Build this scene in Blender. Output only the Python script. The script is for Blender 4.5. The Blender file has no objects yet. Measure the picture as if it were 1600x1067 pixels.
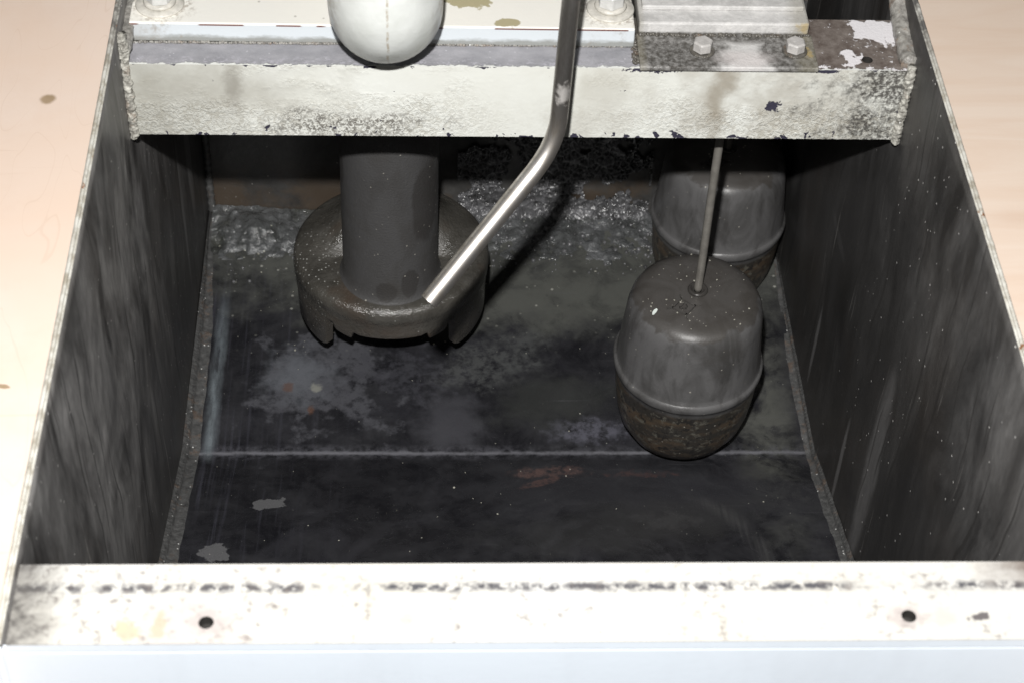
import bpy, bmesh, math, random
from mathutils import Vector, Matrix, noise as mnoise
S = bpy.context.scene
COL = S.collection
random.seed(7)

# ------------------------------------------------------------------ camera
CP = Vector((0.22457, -0.66124, 0.85708))
CF = Vector((0.04731, 0.69688, -0.71563)).normalized()
CR = Vector((0.99888, -0.03149, 0.03537)).normalized()
CU = CR.cross(CF).normalized()
cam = bpy.data.cameras.new('camera')
camo = bpy.data.objects.new('camera', cam)
COL.objects.link(camo)
M = Matrix((CR, CU, -CF)).transposed().to_4x4()
M.translation = CP
camo.matrix_world = M
cam.sensor_width = 36
cam.lens = 36 * 2995.4 / 1600
cam.clip_start = 0.02
cam.clip_end = 50
cam.dof.use_dof = True
cam.dof.focus_distance = 1.62
cam.dof.aperture_fstop = 13.0
S.camera = camo

# ------------------------------------------------------------------ light
w = bpy.data.worlds.new('World')
S.world = w
w.use_nodes = True
w.node_tree.nodes['Background'].inputs[0].default_value = (1.0, 0.98, 0.95, 1)
w.node_tree.nodes['Background'].inputs[1].default_value = 0.035

fl = bpy.data.lights.new('flash', 'SPOT')
fl.energy = 134
fl.spot_size = math.radians(75)
fl.spot_blend = 0.6
fl.shadow_soft_size = 0.014
fl.color = (1.0, 0.985, 0.965)
flo = bpy.data.objects.new('flash', fl)
COL.objects.link(flo)
FM = M.copy()
FM.translation = CP + CU * 0.138 - CR * 0.025
flo.matrix_world = FM

S.view_settings.view_transform = 'Standard'
S.view_settings.look = 'None'
S.view_settings.exposure = 0
S.view_settings.gamma = 1
S.view_settings.use_curve_mapping = False

# ------------------------------------------------------------------ node helper
class Mat:
    def __init__(s, name):
        s.m = bpy.data.materials.new(name)
        s.m.use_nodes = True
        s.t = s.m.node_tree
        s.b = s.t.nodes['Principled BSDF']
        g = s.t.nodes.new('ShaderNodeNewGeometry')
        s.P = g.outputs['Position']
        sp = s.t.nodes.new('ShaderNodeSeparateXYZ')
        s.t.links.new(s.P, sp.inputs[0])
        s.x, s.y, s.z = sp.outputs
    def put(s, sock, v):
        if isinstance(v, bpy.types.NodeSocket):
            s.t.links.new(v, sock)
        elif isinstance(v, (tuple, list)):
            if sock.type == 'RGBA' and len(v) == 3:
                v = (*v, 1)
            sock.default_value = v
        else:
            if sock.type == 'RGBA':
                v = (v, v, v, 1)
            sock.default_value = v
    def math(s, op, a, b=0.0, c=None, clamp=False):
        n = s.t.nodes.new('ShaderNodeMath')
        n.operation = op
        n.use_clamp = clamp
        s.put(n.inputs[0], a)
        s.put(n.inputs[1], b)
        if c is not None:
            s.put(n.inputs[2], c)
        return n.outputs[0]
    def vm(s, op, a, b=(0, 0, 0)):
        n = s.t.nodes.new('ShaderNodeVectorMath')
        n.operation = op
        s.put(n.inputs[0], a)
        if op not in ('LENGTH',):
            s.put(n.inputs[1], b)
        return n.outputs['Value'] if op in ('LENGTH', 'DOT_PRODUCT', 'DISTANCE') else n.outputs[0]
    def vec(s, scale=(1, 1, 1), off=(0, 0, 0), rot=(0, 0, 0), src=None):
        n = s.t.nodes.new('ShaderNodeMapping')
        s.put(n.inputs[0], src if src is not None else s.P)
        n.inputs[1].default_value = off
        n.inputs[2].default_value = rot
        n.inputs[3].default_value = scale
        return n.outputs[0]
    def noise(s, scale, detail=4, rough=0.55, vec=None, dist=0.0, color=False):
        n = s.t.nodes.new('ShaderNodeTexNoise')
        s.put(n.inputs['Vector'], vec if vec is not None else s.P)
        n.inputs['Scale'].default_value = scale
        n.inputs['Detail'].default_value = detail
        n.inputs['Roughness'].default_value = rough
        n.inputs['Distortion'].default_value = dist
        return n.outputs['Color' if color else 'Fac']
    def vor(s, scale, vec=None, feature='F1', out='Distance'):
        n = s.t.nodes.new('ShaderNodeTexVoronoi')
        n.feature = feature
        s.put(n.inputs['Vector'], vec if vec is not None else s.P)
        n.inputs['Scale'].default_value = scale
        return n
    def rng(s, v, a, b, lo=0.0, hi=1.0, smooth=False):
        n = s.t.nodes.new('ShaderNodeMapRange')
        if smooth:
            n.interpolation_type = 'SMOOTHSTEP'
        s.put(n.inputs[0], v)
        for i, q in enumerate((a, b, lo, hi)):
            s.put(n.inputs[i + 1], q)
        return n.outputs[0]
    def mix(s, f, a, b, mode='MIX'):
        n = s.t.nodes.new('ShaderNodeMix')
        n.data_type = 'RGBA'
        n.blend_type = mode
        s.put(n.inputs[0], f)
        s.put(n.inputs[6], a)
        s.put(n.inputs[7], b)
        return n.outputs[2]
    def fmix(s, f, a, b):
        n = s.t.nodes.new('ShaderNodeMix')
        s.put(n.inputs[0], f)
        s.put(n.inputs[2], a)
        s.put(n.inputs[3], b)
        return n.outputs[0]
    def blob(s, c, r, amp=0.3, nscale=40, soft=0.25, rot=0.0, seed=0.0):
        """irregular patch centred at c with radii r (world metres)"""
        cn = s.noise(nscale, 5, 0.6, s.vec(off=(seed, seed * 1.7, seed * 0.3)), color=True)
        d = s.vm('SUBTRACT', cn, (0.5, 0.5, 0.5))
        v = s.vm('SUBTRACT', s.P, tuple(c))
        if rot:
            v = s.vec(rot=(0, 0, -rot), src=v)
        v = s.vm('MULTIPLY', v, tuple(1.0 / q if q else 0.0 for q in r))
        v = s.vm('ADD', v, s.vm('MULTIPLY', d, (amp * 5,) * 3))
        if 0 in r:
            v = s.vm('MULTIPLY', v, tuple(1.0 if q else 0.0 for q in r))
        L = s.vm('LENGTH', v)
        return s.rng(L, 1 + soft, 1 - soft, 0, 1, True)
    def speck(s, scale, size=0.15, keep=0.3, soft=0.6, vec=None):
        v = s.vor(scale, vec)
        m = s.rng(v.outputs['Distance'], size, size * soft, 0, 1)
        sp = s.t.nodes.new('ShaderNodeSeparateColor')
        s.t.links.new(v.outputs['Color'], sp.inputs[0])
        return s.math('MULTIPLY', m, s.math('LESS_THAN', sp.outputs[0], keep))
    def bump(s, h, strength=0.5, dist=0.001, prev=None):
        n = s.t.nodes.new('ShaderNodeBump')
        n.inputs['Strength'].default_value = strength
        n.inputs['Distance'].default_value = dist
        s.put(n.inputs['Height'], h)
        if prev is not None:
            s.t.links.new(prev, n.inputs['Normal'])
        return n.outputs[0]
    def out(s, color, rough=0.5, metal=0.0, normal=None, spec=0.5, coat=0.0):
        s.put(s.b.inputs['Base Color'], color)
        s.put(s.b.inputs['Roughness'], rough)
        s.put(s.b.inputs['Metallic'], metal)
        s.put(s.b.inputs['Specular IOR Level'], spec)
        if coat:
            s.put(s.b.inputs['Coat Weight'], coat)
            s.b.inputs['Coat Roughness'].default_value = 0.08
        if normal is not None:
            s.t.links.new(normal, s.b.inputs['Normal'])
        return s.m

YB = 0.8702
# ------------------------------------------------------------------ materials
def m_bar():
    s = Mat('beam_paint')
    big = s.noise(9, 5, 0.6)
    base = s.mix(s.rng(big, 0.35, 0.7), (0.80, 0.815, 0.775), (0.71, 0.715, 0.66))
    # crust of small blisters, strongest on the lower half and to the right
    zz = s.rng(s.z, -0.055, -0.085, 0, 1)
    cr = s.noise(22, 4, 0.65, s.vec((0.5, 1, 1.3)))
    left = s.rng(s.x, 0.30, 0.22, 0, 1)
    rightw = s.rng(s.x, 0.33, 0.5, 0, 1)
    amt = s.math('MULTIPLY', s.rng(s.math('ADD', cr, s.math('MULTIPLY', zz, 0.20)), 0.50, 0.70),
                 s.math('ADD', 0.12, s.math('ADD', s.math('MULTIPLY', left, 0.65), s.math('MULTIPLY', rightw, 0.8)), clamp=True))
    crust = s.noise(430, 3, 0.6, dist=1.0)
    lump = s.noise(210, 3, 0.5, dist=1.5)
    ch = s.math('MULTIPLY', s.math('ADD', s.rng(crust, 0.4, 0.62), s.rng(lump, 0.42, 0.6)), amt)
    crev = s.math('MULTIPLY', s.rng(lump, 0.55, 0.40), amt)
    col = s.mix(s.math('MULTIPLY', crev, 0.55), base, (0.36, 0.33, 0.26))
    # grime
    gl = s.rng(s.math('ADD', s.x, s.math('MULTIPLY', s.noise(30, 5, 0.7), -0.12)), 0.06, -0.06)
    col = s.mix(s.math('MULTIPLY', gl, 0.6), col, (0.25, 0.24, 0.20))
    gb = s.blob((0.07, 0.49, -0.055), (0.07, 0, 0.022), 0.6, 35, 0.9)
    col = s.mix(s.math('MULTIPLY', gb, 0.45), col, (0.30, 0.28, 0.23))
    col = s.mix(s.math('MULTIPLY', s.blob((0.082, 0.49, -0.052), (0.006, 0, 0.02), 0.45, 160, 0.9), 0.5), col, (0.19, 0.17, 0.14))
    col = s.mix(s.math('MULTIPLY', s.blob((0.165, 0.49, -0.088), (0.06, 0, 0.012), 0.5, 60, 0.7),
                       s.rng(crust, 0.45, 0.55)), col, (0.20, 0.19, 0.17))
    for cx, rx, a in ((0.452, 0.008, 0.65), (0.447, 0.02, 0.35), (0.495, 0.012, 0.35), (0.36, 0.03, 0.25), (0.53, 0.04, 0.35)):
        g = s.blob((cx, 0.49, -0.055), (rx, 0, 0.05), 0.9, 45, 0.9, seed=cx)
        col = s.mix(s.math('MULTIPLY', g, a), col, (0.27, 0.23, 0.17))
    gr = s.rng(s.math('ADD', s.x, s.math('MULTIPLY', s.math('SUBTRACT', s.noise(38, 6, 0.75), 0.5), 0.30)), 0.525, 0.585)
    gr = s.math('MULTIPLY', gr, s.rng(s.noise(260, 4, 0.7), 0.36, 0.54))
    col = s.mix(s.math('MULTIPLY', gr, 0.92), col, (0.055, 0.05, 0.045))
    # dark chips to the primer
    n1 = s.noise(85, 3, 0.6, dist=0.6)
    edge = s.rng(s.z, -0.088, -0.0985, 0.0, 0.13)
    top = s.rng(s.z, -0.0352, -0.0325, 0.0, 0.16)
    chips = s.rng(s.math('ADD', n1, s.math('ADD', edge, top)), 0.715, 0.72)
    spot = s.blob((0.4953, 0.4925, -0.0675), (0.0052, 0, 0.0052), 0.65, 210, 0.06, seed=2.0)
    sp2 = s.blob((0.402, 0.4925, -0.0335), (0.022, 0, 0.0022), 0.8, 400, 0.06, seed=1.0)
    sp3 = s.blob((0.5325, 0.4925, -0.0335), (0.009, 0, 0.002), 0.4, 400, 0.06, seed=1.0)
    chips = s.math('MAXIMUM', chips, s.math('MAXIMUM', spot, s.math('MAXIMUM', sp2, sp3)))
    col = s.mix(chips, col, (0.045, 0.042, 0.065))
    hs = s.math('SUBTRACT', s.math('MULTIPLY', ch, 0.5), s.math('MULTIPLY', chips, 0.4))
    nb = s.bump(hs, 0.6, 0.0012)
    nb = s.bump(s.noise(160, 4, 0.6), 0.2, 0.0006, nb)
    return s.out(col, s.rng(big, 0.3, 0.7, 0.38, 0.6), 0, nb, 0.4)

def m_bartop():
    s = Mat('beam_bare_top')
    n = s.noise(60, 5, 0.65, s.vec((0.6, 1, 1)))
    grey = s.mix(s.rng(n, 0.3, 0.7), (0.24, 0.24, 0.26), (0.38, 0.375, 0.40))
    scr = s.noise(300, 4, 0.7, s.vec((0.7, 1, 1), rot=(0, 0, 0.5)))
    grey = s.mix(s.math('MULTIPLY', s.rng(scr, 0.52, 0.62), s.rng(s.y, 0.507, 0.497, 0, 0.75)), grey, (0.46, 0.45, 0.50))
    white = s.speck(420, 0.30, 0.06)
    grey = s.mix(s.math('MULTIPLY', white, 0.6), grey, (0.65, 0.65, 0.68))
    # rusty brown at the right of the bracket with white paint islands
    br = s.mix(s.rng(s.noise(90, 5, 0.7), 0.3, 0.72), (0.085, 0.065, 0.055), (0.24, 0.21, 0.19))
    isl = s.math('MAXIMUM', s.blob((0.580, 0.541, -0.032), (0.020, 0.014, 0), 0.75, 70, 0.08),
                 s.blob((0.553, 0.506, -0.032), (0.008, 0.010, 0), 0.8, 110, 0.08, seed=3.0))
    isl = s.math('MAXIMUM', isl, s.rng(s.math('ADD', s.noise(150, 4, 0.7), s.rng(s.y, 0.500, 0.493, 0, 0.22)), 0.70, 0.72))
    isl = s.math('MAXIMUM', isl, s.rng(s.math('ADD', s.noise(230, 4, 0.7), s.rng(s.x, 0.575, 0.60, 0, 0.12)), 0.64, 0.68))
    br = s.mix(isl, br, (0.76, 0.74, 0.76))
    col = s.mix(s.math('GREATER_THAN', s.x, 0.46), grey, br)
    # ragged front edge of the white face paint
    fe = s.rng(s.math('ADD', s.y, s.math('MULTIPLY', s.noise(110, 3, 0.6), 0.012)), 0.5005, 0.4995)
    col = s.mix(fe, col, (0.74, 0.75, 0.72))
    # wet black bead against the plate
    wb = s.rng(s.math('ADD', s.y, s.math('MULTIPLY', s.noise(150, 3, 0.6), 0.006)), 0.5205, 0.5225)
    wb = s.math('MULTIPLY', wb, s.math('LESS_THAN', s.x, 0.395))
    col = s.mix(wb, col, (0.09, 0.085, 0.075))
    isl2 = s.math('MULTIPLY', isl, s.math('GREATER_THAN', s.x, 0.46))
    nb = s.bump(s.math('ADD', s.math('MAXIMUM', fe, isl2), s.noise(400, 3, 0.7)), 0.7, 0.0006)
    return s.out(col, s.fmix(wb, 0.5, 0.18), 0, nb, 0.45)

def m_plate():
    s = Mat('plate_paint')
    n = s.noise(14, 4, 0.6)
    base = s.mix(s.rng(n, 0.3, 0.7), (0.80, 0.79, 0.74), (0.84, 0.82, 0.76))
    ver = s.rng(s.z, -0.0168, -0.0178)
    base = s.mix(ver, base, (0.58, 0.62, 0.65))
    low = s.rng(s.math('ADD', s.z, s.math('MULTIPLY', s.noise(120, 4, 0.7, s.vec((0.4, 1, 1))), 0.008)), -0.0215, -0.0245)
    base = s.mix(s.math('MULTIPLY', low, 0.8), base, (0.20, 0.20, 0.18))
    leftg = s.math('MULTIPLY', s.rng(s.math('ADD', s.x, s.math('MULTIPLY', s.noise(80, 5, 0.7), 0.03)), 0.05, 0.02), ver)
    base = s.mix(s.math('MULTIPLY', leftg, 0.45), base, (0.3, 0.29, 0.27))
    st = s.math('MAXIMUM', s.blob((0.255, 0.556, -0.016), (0.022, 0.010, 0), 0.5, 60, 0.08, seed=5.0),
                s.blob((0.289, 0.527, -0.016), (0.009, 0.005, 0), 0.4, 60, 0.08, seed=8.0))
    base = s.mix(s.math('MULTIPLY', st, 0.8), base, (0.32, 0.27, 0.11))
    ed = s.math('MULTIPLY', s.rng(s.math('ABSOLUTE', s.math('ADD', s.z, 0.0176)), 0.0008, 0.0004),
                s.rng(s.noise(28, 3, 0.6, s.vec((1, 0.1, 0.1))), 0.5, 0.53))
    base = s.mix(ed, base, (0.15, 0.06, 0.05))
    grime = s.math('MAXIMUM', s.blob((0.026, 0.545, -0.016), (0.024, 0.022, 0), 0.3, 90, 0.4),
                   s.blob((0.372, 0.545, -0.016), (0.026, 0.022, 0), 0.4, 90, 0.4))
    grime = s.math('MULTIPLY', grime, s.rng(s.noise(240, 4, 0.7), 0.45, 0.62))
    base = s.mix(s.math('MULTIPLY', grime, 0.7), base, (0.25, 0.20, 0.15))
    dots = s.speck(140, 0.2, 0.06)
    base = s.mix(s.math('MULTIPLY', dots, 0.5), base, (0.25, 0.22, 0.18))
    nb = s.bump(s.noise(300, 4, 0.6), 0.25, 0.0004)
    return s.out(base, 0.45, 0, nb, 0.4)

def m_bracket():
    s = Mat('bracket_steel')
    n = s.noise(45, 6, 0.7)
    n2 = s.noise(220, 5, 0.7)
    base = s.mix(s.rng(n, 0.3, 0.7), (0.42, 0.415, 0.405), (0.68, 0.67, 0.66))
    base = s.mix(s.math('MULTIPLY', s.rng(n2, 0.5, 0.72), 0.5), base, (0.78, 0.77, 0.75))
    # black wet grime on the bolted foot, around each bolt
    low = s.rng(s.z, -0.0245, -0.0265)
    gm = s.math('MAXIMUM', s.blob((0.418, 0.506, -0.028), (0.042, 0.024, 0), 0.2, 70, 0.2),
                s.blob((0.508, 0.507, -0.028), (0.027, 0.024, 0), 0.16, 70, 0.12, seed=2.0))
    gm = s.math('MAXIMUM', gm, s.rng(s.math('ADD', s.y, s.math('MULTIPLY', s.noise(110, 4, 0.7), 0.012)), 0.5215, 0.5275))
    gm = s.math('MULTIPLY', gm, low)
    gm = s.math('MULTIPLY', gm, s.rng(n2, 0.40, 0.65, 1.0, 0.6))
    base = s.mix(s.math('MULTIPLY', gm, 0.95), base, (0.05, 0.045, 0.038))
    pk = s.math('MULTIPLY', s.blob((0.470, 0.499, -0.028), (0.022, 0.010, 0), 0.25, 60, 0.5), low)
    base = s.mix(s.math('MULTIPLY', pk, 0.7), base, (0.62, 0.58, 0.57))
    rs = s.math('MAXIMUM', s.blob((0.519, 0.507, -0.028), (0.003, 0.006, 0), 0.6, 200, 0.3),
                s.blob((0.518, 0.527, -0.02), (0.006, 0.004, 0.006), 0.5, 200, 0.5))
    base = s.mix(s.math('MULTIPLY', rs, 0.8), base, (0.50, 0.36, 0.13))
    ends = s.math('MAXIMUM', s.rng(s.math('ADD', s.x, s.math('MULTIPLY', n, 0.02)), 0.513, 0.523), s.rng(s.x, 0.396, 0.391))
    base = s.mix(s.math('MULTIPLY', ends, 0.45), base, (0.25, 0.23, 0.17))
    nb = s.bump(n2, 0.6, 0.0012)
    nb = s.bump(s.noise(60, 5, 0.6), 0.3, 0.002, nb)
    wet = s.math('MULTIPLY', gm, s.rng(s.noise(330, 2, 0.5), 0.45, 0.55))
    return s.out(base, s.fmix(wet, 0.5, 0.12), 0, nb, 0.5)

def m_wall(name, flip=1, k=1.0):
    s = Mat(name)
    rt = (0.13 * flip, 0, 0)
    wob = s.vm('ADD', s.P, s.vm('MULTIPLY', s.vm('SUBTRACT', s.noise(5, 3, 0.5, color=True), (0.5, 0.5, 0.5)), (0.0, 0.07, 0.07)))
    a = s.noise(1.0, 7, 0.62, s.vec((24, 19, 6.5), rot=rt, src=wob), dist=0.5)
    b = s.noise(1.0, 5, 0.6, s.vec((9, 8, 4.2), rot=rt, src=wob), dist=0.9)
    c = s.noise(1.0, 6, 0.72, s.vec((95, 90, 20), rot=rt, src=wob))
    g = s.noise(36, 6, 0.7)
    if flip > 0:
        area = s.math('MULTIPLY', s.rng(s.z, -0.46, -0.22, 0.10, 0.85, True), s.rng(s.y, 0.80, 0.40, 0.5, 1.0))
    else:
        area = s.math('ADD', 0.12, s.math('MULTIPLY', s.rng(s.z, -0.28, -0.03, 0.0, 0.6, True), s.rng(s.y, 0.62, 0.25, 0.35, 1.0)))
    f = s.math('ADD', s.math('MULTIPLY', s.rng(a, 0.40, 0.66), 0.5), s.math('MULTIPLY', s.rng(b, 0.44, 0.62), 0.6))
    f = s.math('MULTIPLY', f, s.rng(c, 0.3, 0.7, 0.55, 1.2))
    f = s.math('MULTIPLY', f, s.rng(g, 0.3, 0.65, 0.7, 1.1))
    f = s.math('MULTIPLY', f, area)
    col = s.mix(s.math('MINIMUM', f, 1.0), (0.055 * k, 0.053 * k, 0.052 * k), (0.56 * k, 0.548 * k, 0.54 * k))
    tint = s.rng(s.noise(6, 3, 0.6), 0.5, 0.75)
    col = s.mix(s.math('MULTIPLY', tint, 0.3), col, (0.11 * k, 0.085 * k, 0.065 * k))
    # broad pale panels where the oily film was wiped, with soft tapering edges
    if flip > 0:
        ps = (((0, 0.77, -0.32), (0, 0.018, 0.10), 0.30, 0.0), ((0, 0.70, -0.36), (0, 0.006, 0.09), 0.22, 1.0))
    else:
        ps = (((0, 0.37, -0.36), (0, 0.017, 0.12), 0.42, 2.0), ((0, 0.45, -0.44), (0, 0.0045, 0.05), 0.50, 3.0),
              ((0, 0.60, -0.44), (0, 0.0045, 0.045), 0.5, 4.0), ((0, 0.79, -0.34), (0, 0.020, 0.07), 0.25, 5.0),
              ((0, 0.60, -0.30), (0, 0.03, 0.006), 0.10, 6.0))
    for c0, r0, am, sd in ps:
        m = s.blob(c0, r0, 0.12, 30, 0.35, seed=sd)
        col = s.mix(s.math('MULTIPLY', m, s.math('MULTIPLY', am, s.rng(c, 0.3, 0.7, 0.6, 1.2))), col, (0.52 * k, 0.51 * k, 0.51 * k))
    # thin sharp runs and scratches down the plate
    thin = s.noise(1.0, 2, 0.5, s.vec((10, 150, 4.5), off=(1, 2, 3), rot=(0.17 * flip, 0, 0), src=wob))
    col = s.mix(s.math('MULTIPLY', s.rng(thin, 0.68, 0.71), s.rng(g, 0.4, 0.6, 0.1, 0.6)), col, (0.42 * k, 0.40 * k, 0.38 * k))
    thin2 = s.noise(1.0, 2, 0.5, s.vec((10, 110, 3.5), off=(7, 5, 3), rot=(0.10 * flip, 0, 0), src=wob))
    col = s.mix(s.math('MULTIPLY', s.rng(thin2, 0.62, 0.66), 0.6), col, (0.03, 0.028, 0.026))
    lip = s.rng(s.math('ADD', s.z, s.math('MULTIPLY', s.noise(40, 5, 0.7), 0.03)), -0.01, 0.012)
    col = s.mix(s.math('MULTIPLY', lip, 0.55), col, (0.07 * k, 0.065 * k, 0.06 * k))
    dots = s.math('MAXIMUM', s.speck(75, 0.075, 0.10), s.speck(190, 0.12, 0.05, vec=s.vec((1, 1, 0.6))))
    col = s.mix(dots, col, (0.9, 0.88, 0.85))
    nb = s.bump(s.math('ADD', s.noise(240, 4, 0.6), dots), 0.3, 0.0005)
    return s.out(col, s.rng(a, 0.3, 0.7, 0.36, 0.6), 0, nb, 0.45)

def m_floor():
    s = Mat('tank_floor_steel')
    n = s.noise(28, 7, 0.68, dist=0.4)
    n2 = s.noise(110, 6, 0.7)
    brushed = s.noise(1.0, 4, 0.6, s.vec((260, 9, 9)))
    base = s.mix(s.rng(n, 0.35, 0.7), (0.013, 0.013, 0.0155), (0.035, 0.035, 0.039))
    lb = s.math('MULTIPLY', s.rng(brushed, 0.52, 0.72), s.rng(s.x, 0.18, 0.03, 0.0, 0.7))
    base = s.mix(lb, base, (0.06, 0.06, 0.075))
    # slow swirls
    sw = s.rng(s.noise(7, 4, 0.6, dist=2.2), 0.5, 0.66)
    base = s.mix(s.math('MULTIPLY', sw, 0.45), base, (0.045, 0.045, 0.052))
    Z = -0.52
    def patch(c, r, col, a, amp=0.6, ns=45, soft=0.35, rot=0.0, seed=0.0, gate=None):
        nonlocal base
        g = s.blob((c[0], c[1], 0), (r[0], r[1], 0), amp, ns, soft, rot, seed)
        if gate is not None:
            g = s.math('MULTIPLY', g, gate)
        base = s.mix(s.math('MULTIPLY', g, a), base, col)
    g1 = s.rng(n2, 0.38, 0.56)
    patch((0.125, 0.625), (0.055, 0.060), (0.095, 0.096, 0.108), 0.75, 0.8, 40, 0.3, 0, 1.0, s.rng(n2, 0.33, 0.5))
    patch((0.105, 0.635), (0.026, 0.030), (0.16, 0.17, 0.19), 0.6, 0.5, 60, 0.8, 0.3, 2.0)
    patch((0.215, 0.635), (0.045, 0.030), (0.06, 0.06, 0.07), 0.7, 0.9, 50, 0.3, 0, 3.0, g1)
    patch((0.095, 0.618), (0.0045, 0.006), (0.12, 0.060, 0.038), 0.6, 0.5, 150, 0.5, 0, 4.0)
    patch((0.118, 0.588), (0.003, 0.005), (0.14, 0.065, 0.035), 0.6, 0.5, 150, 0.5, 0, 5.0)
    patch((0.122, 0.617), (0.005, 0.005), (0.27, 0.27, 0.24), 0.8, 0.5, 150, 0.5, 0, 6.0)
    patch((0.255, 0.570), (0.030, 0.035), (0.075, 0.075, 0.085), 0.7, 0.4, 40, 0.5, 0, 7.0)
    patch((0.385, 0.562), (0.035, 0.014), (0.13, 0.13, 0.16), 0.75, 0.4, 70, 0.5, 0, 8.0, g1)
    patch((0.325, 0.735), (0.075, 0.050), (0.088, 0.090, 0.084), 0.75, 0.3, 35, 0.5, 0, 9.0, s.rng(n, 0.34, 0.55))
    patch((0.30, 0.655), (0.060, 0.030), (0.085, 0.088, 0.088), 0.8, 0.5, 40, 0.4, 0.5, 10.0, g1)
    patch((0.35, 0.600), (0.055, 0.030), (0.045, 0.047, 0.045), 0.7, 0.4, 35, 0.5, 0.2, 11.0)
    patch((0.555, 0.62), (0.028, 0.20), (0.11, 0.112, 0.10), 0.8, 0.3, 30, 0.6, 0, 12.0, s.rng(n, 0.36, 0.58))
    patch((0.34, 0.86), (0.40, 0.15), (0.11, 0.113, 0.102), 0.9, 0.2, 25, 0.25, 0, 13.0, s.rng(n, 0.30, 0.55, 0.4, 1))
    # sloped plate
    sl = s.rng(s.y, 0.530, 0.528)
    patch((0.42, 0.47), (0.17, 0.045), (0.040, 0.040, 0.045), 0.7, 0.35, 16, 0.3, -0.1, 14.0, sl)
    patch((0.345, 0.502), (0.035, 0.009), (0.15, 0.095, 0.085), 0.75, 0.35, 70, 0.3, 0.1, 15.0, g1)
    patch((0.335, 0.484), (0.018, 0.006), (0.14, 0.085, 0.075), 0.65, 0.35, 90, 0.3, 0.5, 16.0, g1)
    patch((0.43, 0.498), (0.03, 0.005), (0.10, 0.055, 0.05), 0.6, 1.0, 90, 0.4, 0.0, 17.0, g1)
    patch((0.40, 0.41), (0.11, 0.035), (0.042, 0.042, 0.043), 0.7, 0.4, 22, 0.5, 0.2, 18.0)
    patch((0.445, 0.422), (0.022, 0.012), (0.062, 0.062, 0.064), 0.6, 0.8, 60, 0.5, 0.0, 19.0)
    patch((0.0890, 0.4500), (0.0155, 0.0080), (0.135, 0.135, 0.14), 0.95, 0.55, 90, 0.06, 0.15, 20.0)
    patch((0.0470, 0.3745), (0.0115, 0.0130), (0.135, 0.135, 0.14), 0.95, 0.55, 90, 0.06, 0.35, 21.0)
    # pale smear arc at the right of the sloped plate
    v = s.vm('SUBTRACT', s.P, (0.40, 0.36, 0))
    v = s.vm('MULTIPLY', v, (1.0, 1.05, 0))
    L = s.math('ADD', s.vm('LENGTH', v), s.math('MULTIPLY', s.noise(12, 3, 0.6), 0.02))
    arc = s.math('MULTIPLY', s.rng(s.math('ABSOLUTE', s.math('SUBTRACT', L, 0.135)), 0.012, 0.001),
                 s.math('MULTIPLY', s.rng(s.x, 0.46, 0.50), s.rng(brushed, 0.3, 0.7)))
    base = s.mix(s.math('MULTIPLY', arc, 0.8), base, (0.085, 0.085, 0.085))
    dx = s.math('SUBTRACT', s.x, 0.30)
    dy = s.math('SUBTRACT', s.y, 0.12)
    ang = s.math('ARCTAN2', dy, dx)
    cv = s.t.nodes.new('ShaderNodeCombineXYZ')
    s.put(cv.inputs[0], s.math('ADD', s.math('MULTIPLY', L, 70.0), s.math('MULTIPLY', s.noise(9, 3, 0.6), 7.0)))
    s.put(cv.inputs[1], s.math('MULTIPLY', ang, 2.2))
    st = s.noise(1.0, 4, 0.6, cv.outputs[0], dist=0.3)
    stm = s.math('MULTIPLY', s.rng(st, 0.50, 0.66), s.math('MULTIPLY', s.rng(s.y, 0.534, 0.525), s.math('MULTIPLY', s.rng(s.x, 0.20, 0.36), s.rng(n, 0.35, 0.6, 0.3, 1.0))))
    base = s.mix(s.math('MULTIPLY', stm, 0.5), base, (0.055, 0.055, 0.060))
    # mineral line along the fold and beside the left wall
    fold = s.math('ABSOLUTE', s.math('ADD', s.math('SUBTRACT', s.y, 0.5335), s.math('MULTIPLY', s.math('SUBTRACT', s.noise(60, 3, 0.6), 0.5), 0.005)))
    fr = s.math('MULTIPLY', s.rng(fold, 0.0032, 0.0004), s.rng(s.noise(55, 4, 0.7), 0.3, 0.6, 0.35, 0.95))
    base = s.mix(fr, base, (0.20, 0.20, 0.22))
    frw = s.math('MULTIPLY', s.rng(fold, 0.012, 0.001), s.math('MULTIPLY', s.rng(n2, 0.42, 0.6), s.rng(s.x, 0.33, 0.30, 0.4, 0.6)))
    base = s.mix(frw, base, (0.14, 0.14, 0.16))
    lx = s.math('ADD', s.x, s.math('MULTIPLY', s.math('SUBTRACT', s.noise(30, 4, 0.6), 0.5), 0.008))
    le = s.math('MULTIPLY', s.rng(s.math('ABSOLUTE', s.math('SUBTRACT', lx, 0.0245)), 0.0085, 0.001),
                s.math('MULTIPLY', s.math('MULTIPLY', s.rng(s.y, 0.515, 0.545), s.rng(s.noise(1.0, 5, 0.7, s.vec((90, 16, 10))), 0.35, 0.6, 0.1, 1.0)), s.rng(s.y, 0.76, 0.68)))
    base = s.mix(s.math('MULTIPLY', le, 0.8), base, (0.20, 0.23, 0.25))
    dots = s.math('MAXIMUM', s.speck(55, 0.045, 0.18), s.speck(210, 0.10, 0.05))
    ygate = s.math('MAXIMUM', dots, s.math('MULTIPLY', s.speck(120, 0.22, 0.16), s.rng(s.y, 0.66, 0.74)))
    base = s.mix(s.math('MULTIPLY', ygate, s.rng(n, 0.35, 0.65, 0.25, 1.0)), base, (0.40, 0.40, 0.36))
    scr = s.noise(1.0, 2, 0.5, s.vec((8, 420, 8), rot=(0, 0, 0.55)), dist=0.2)
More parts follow.
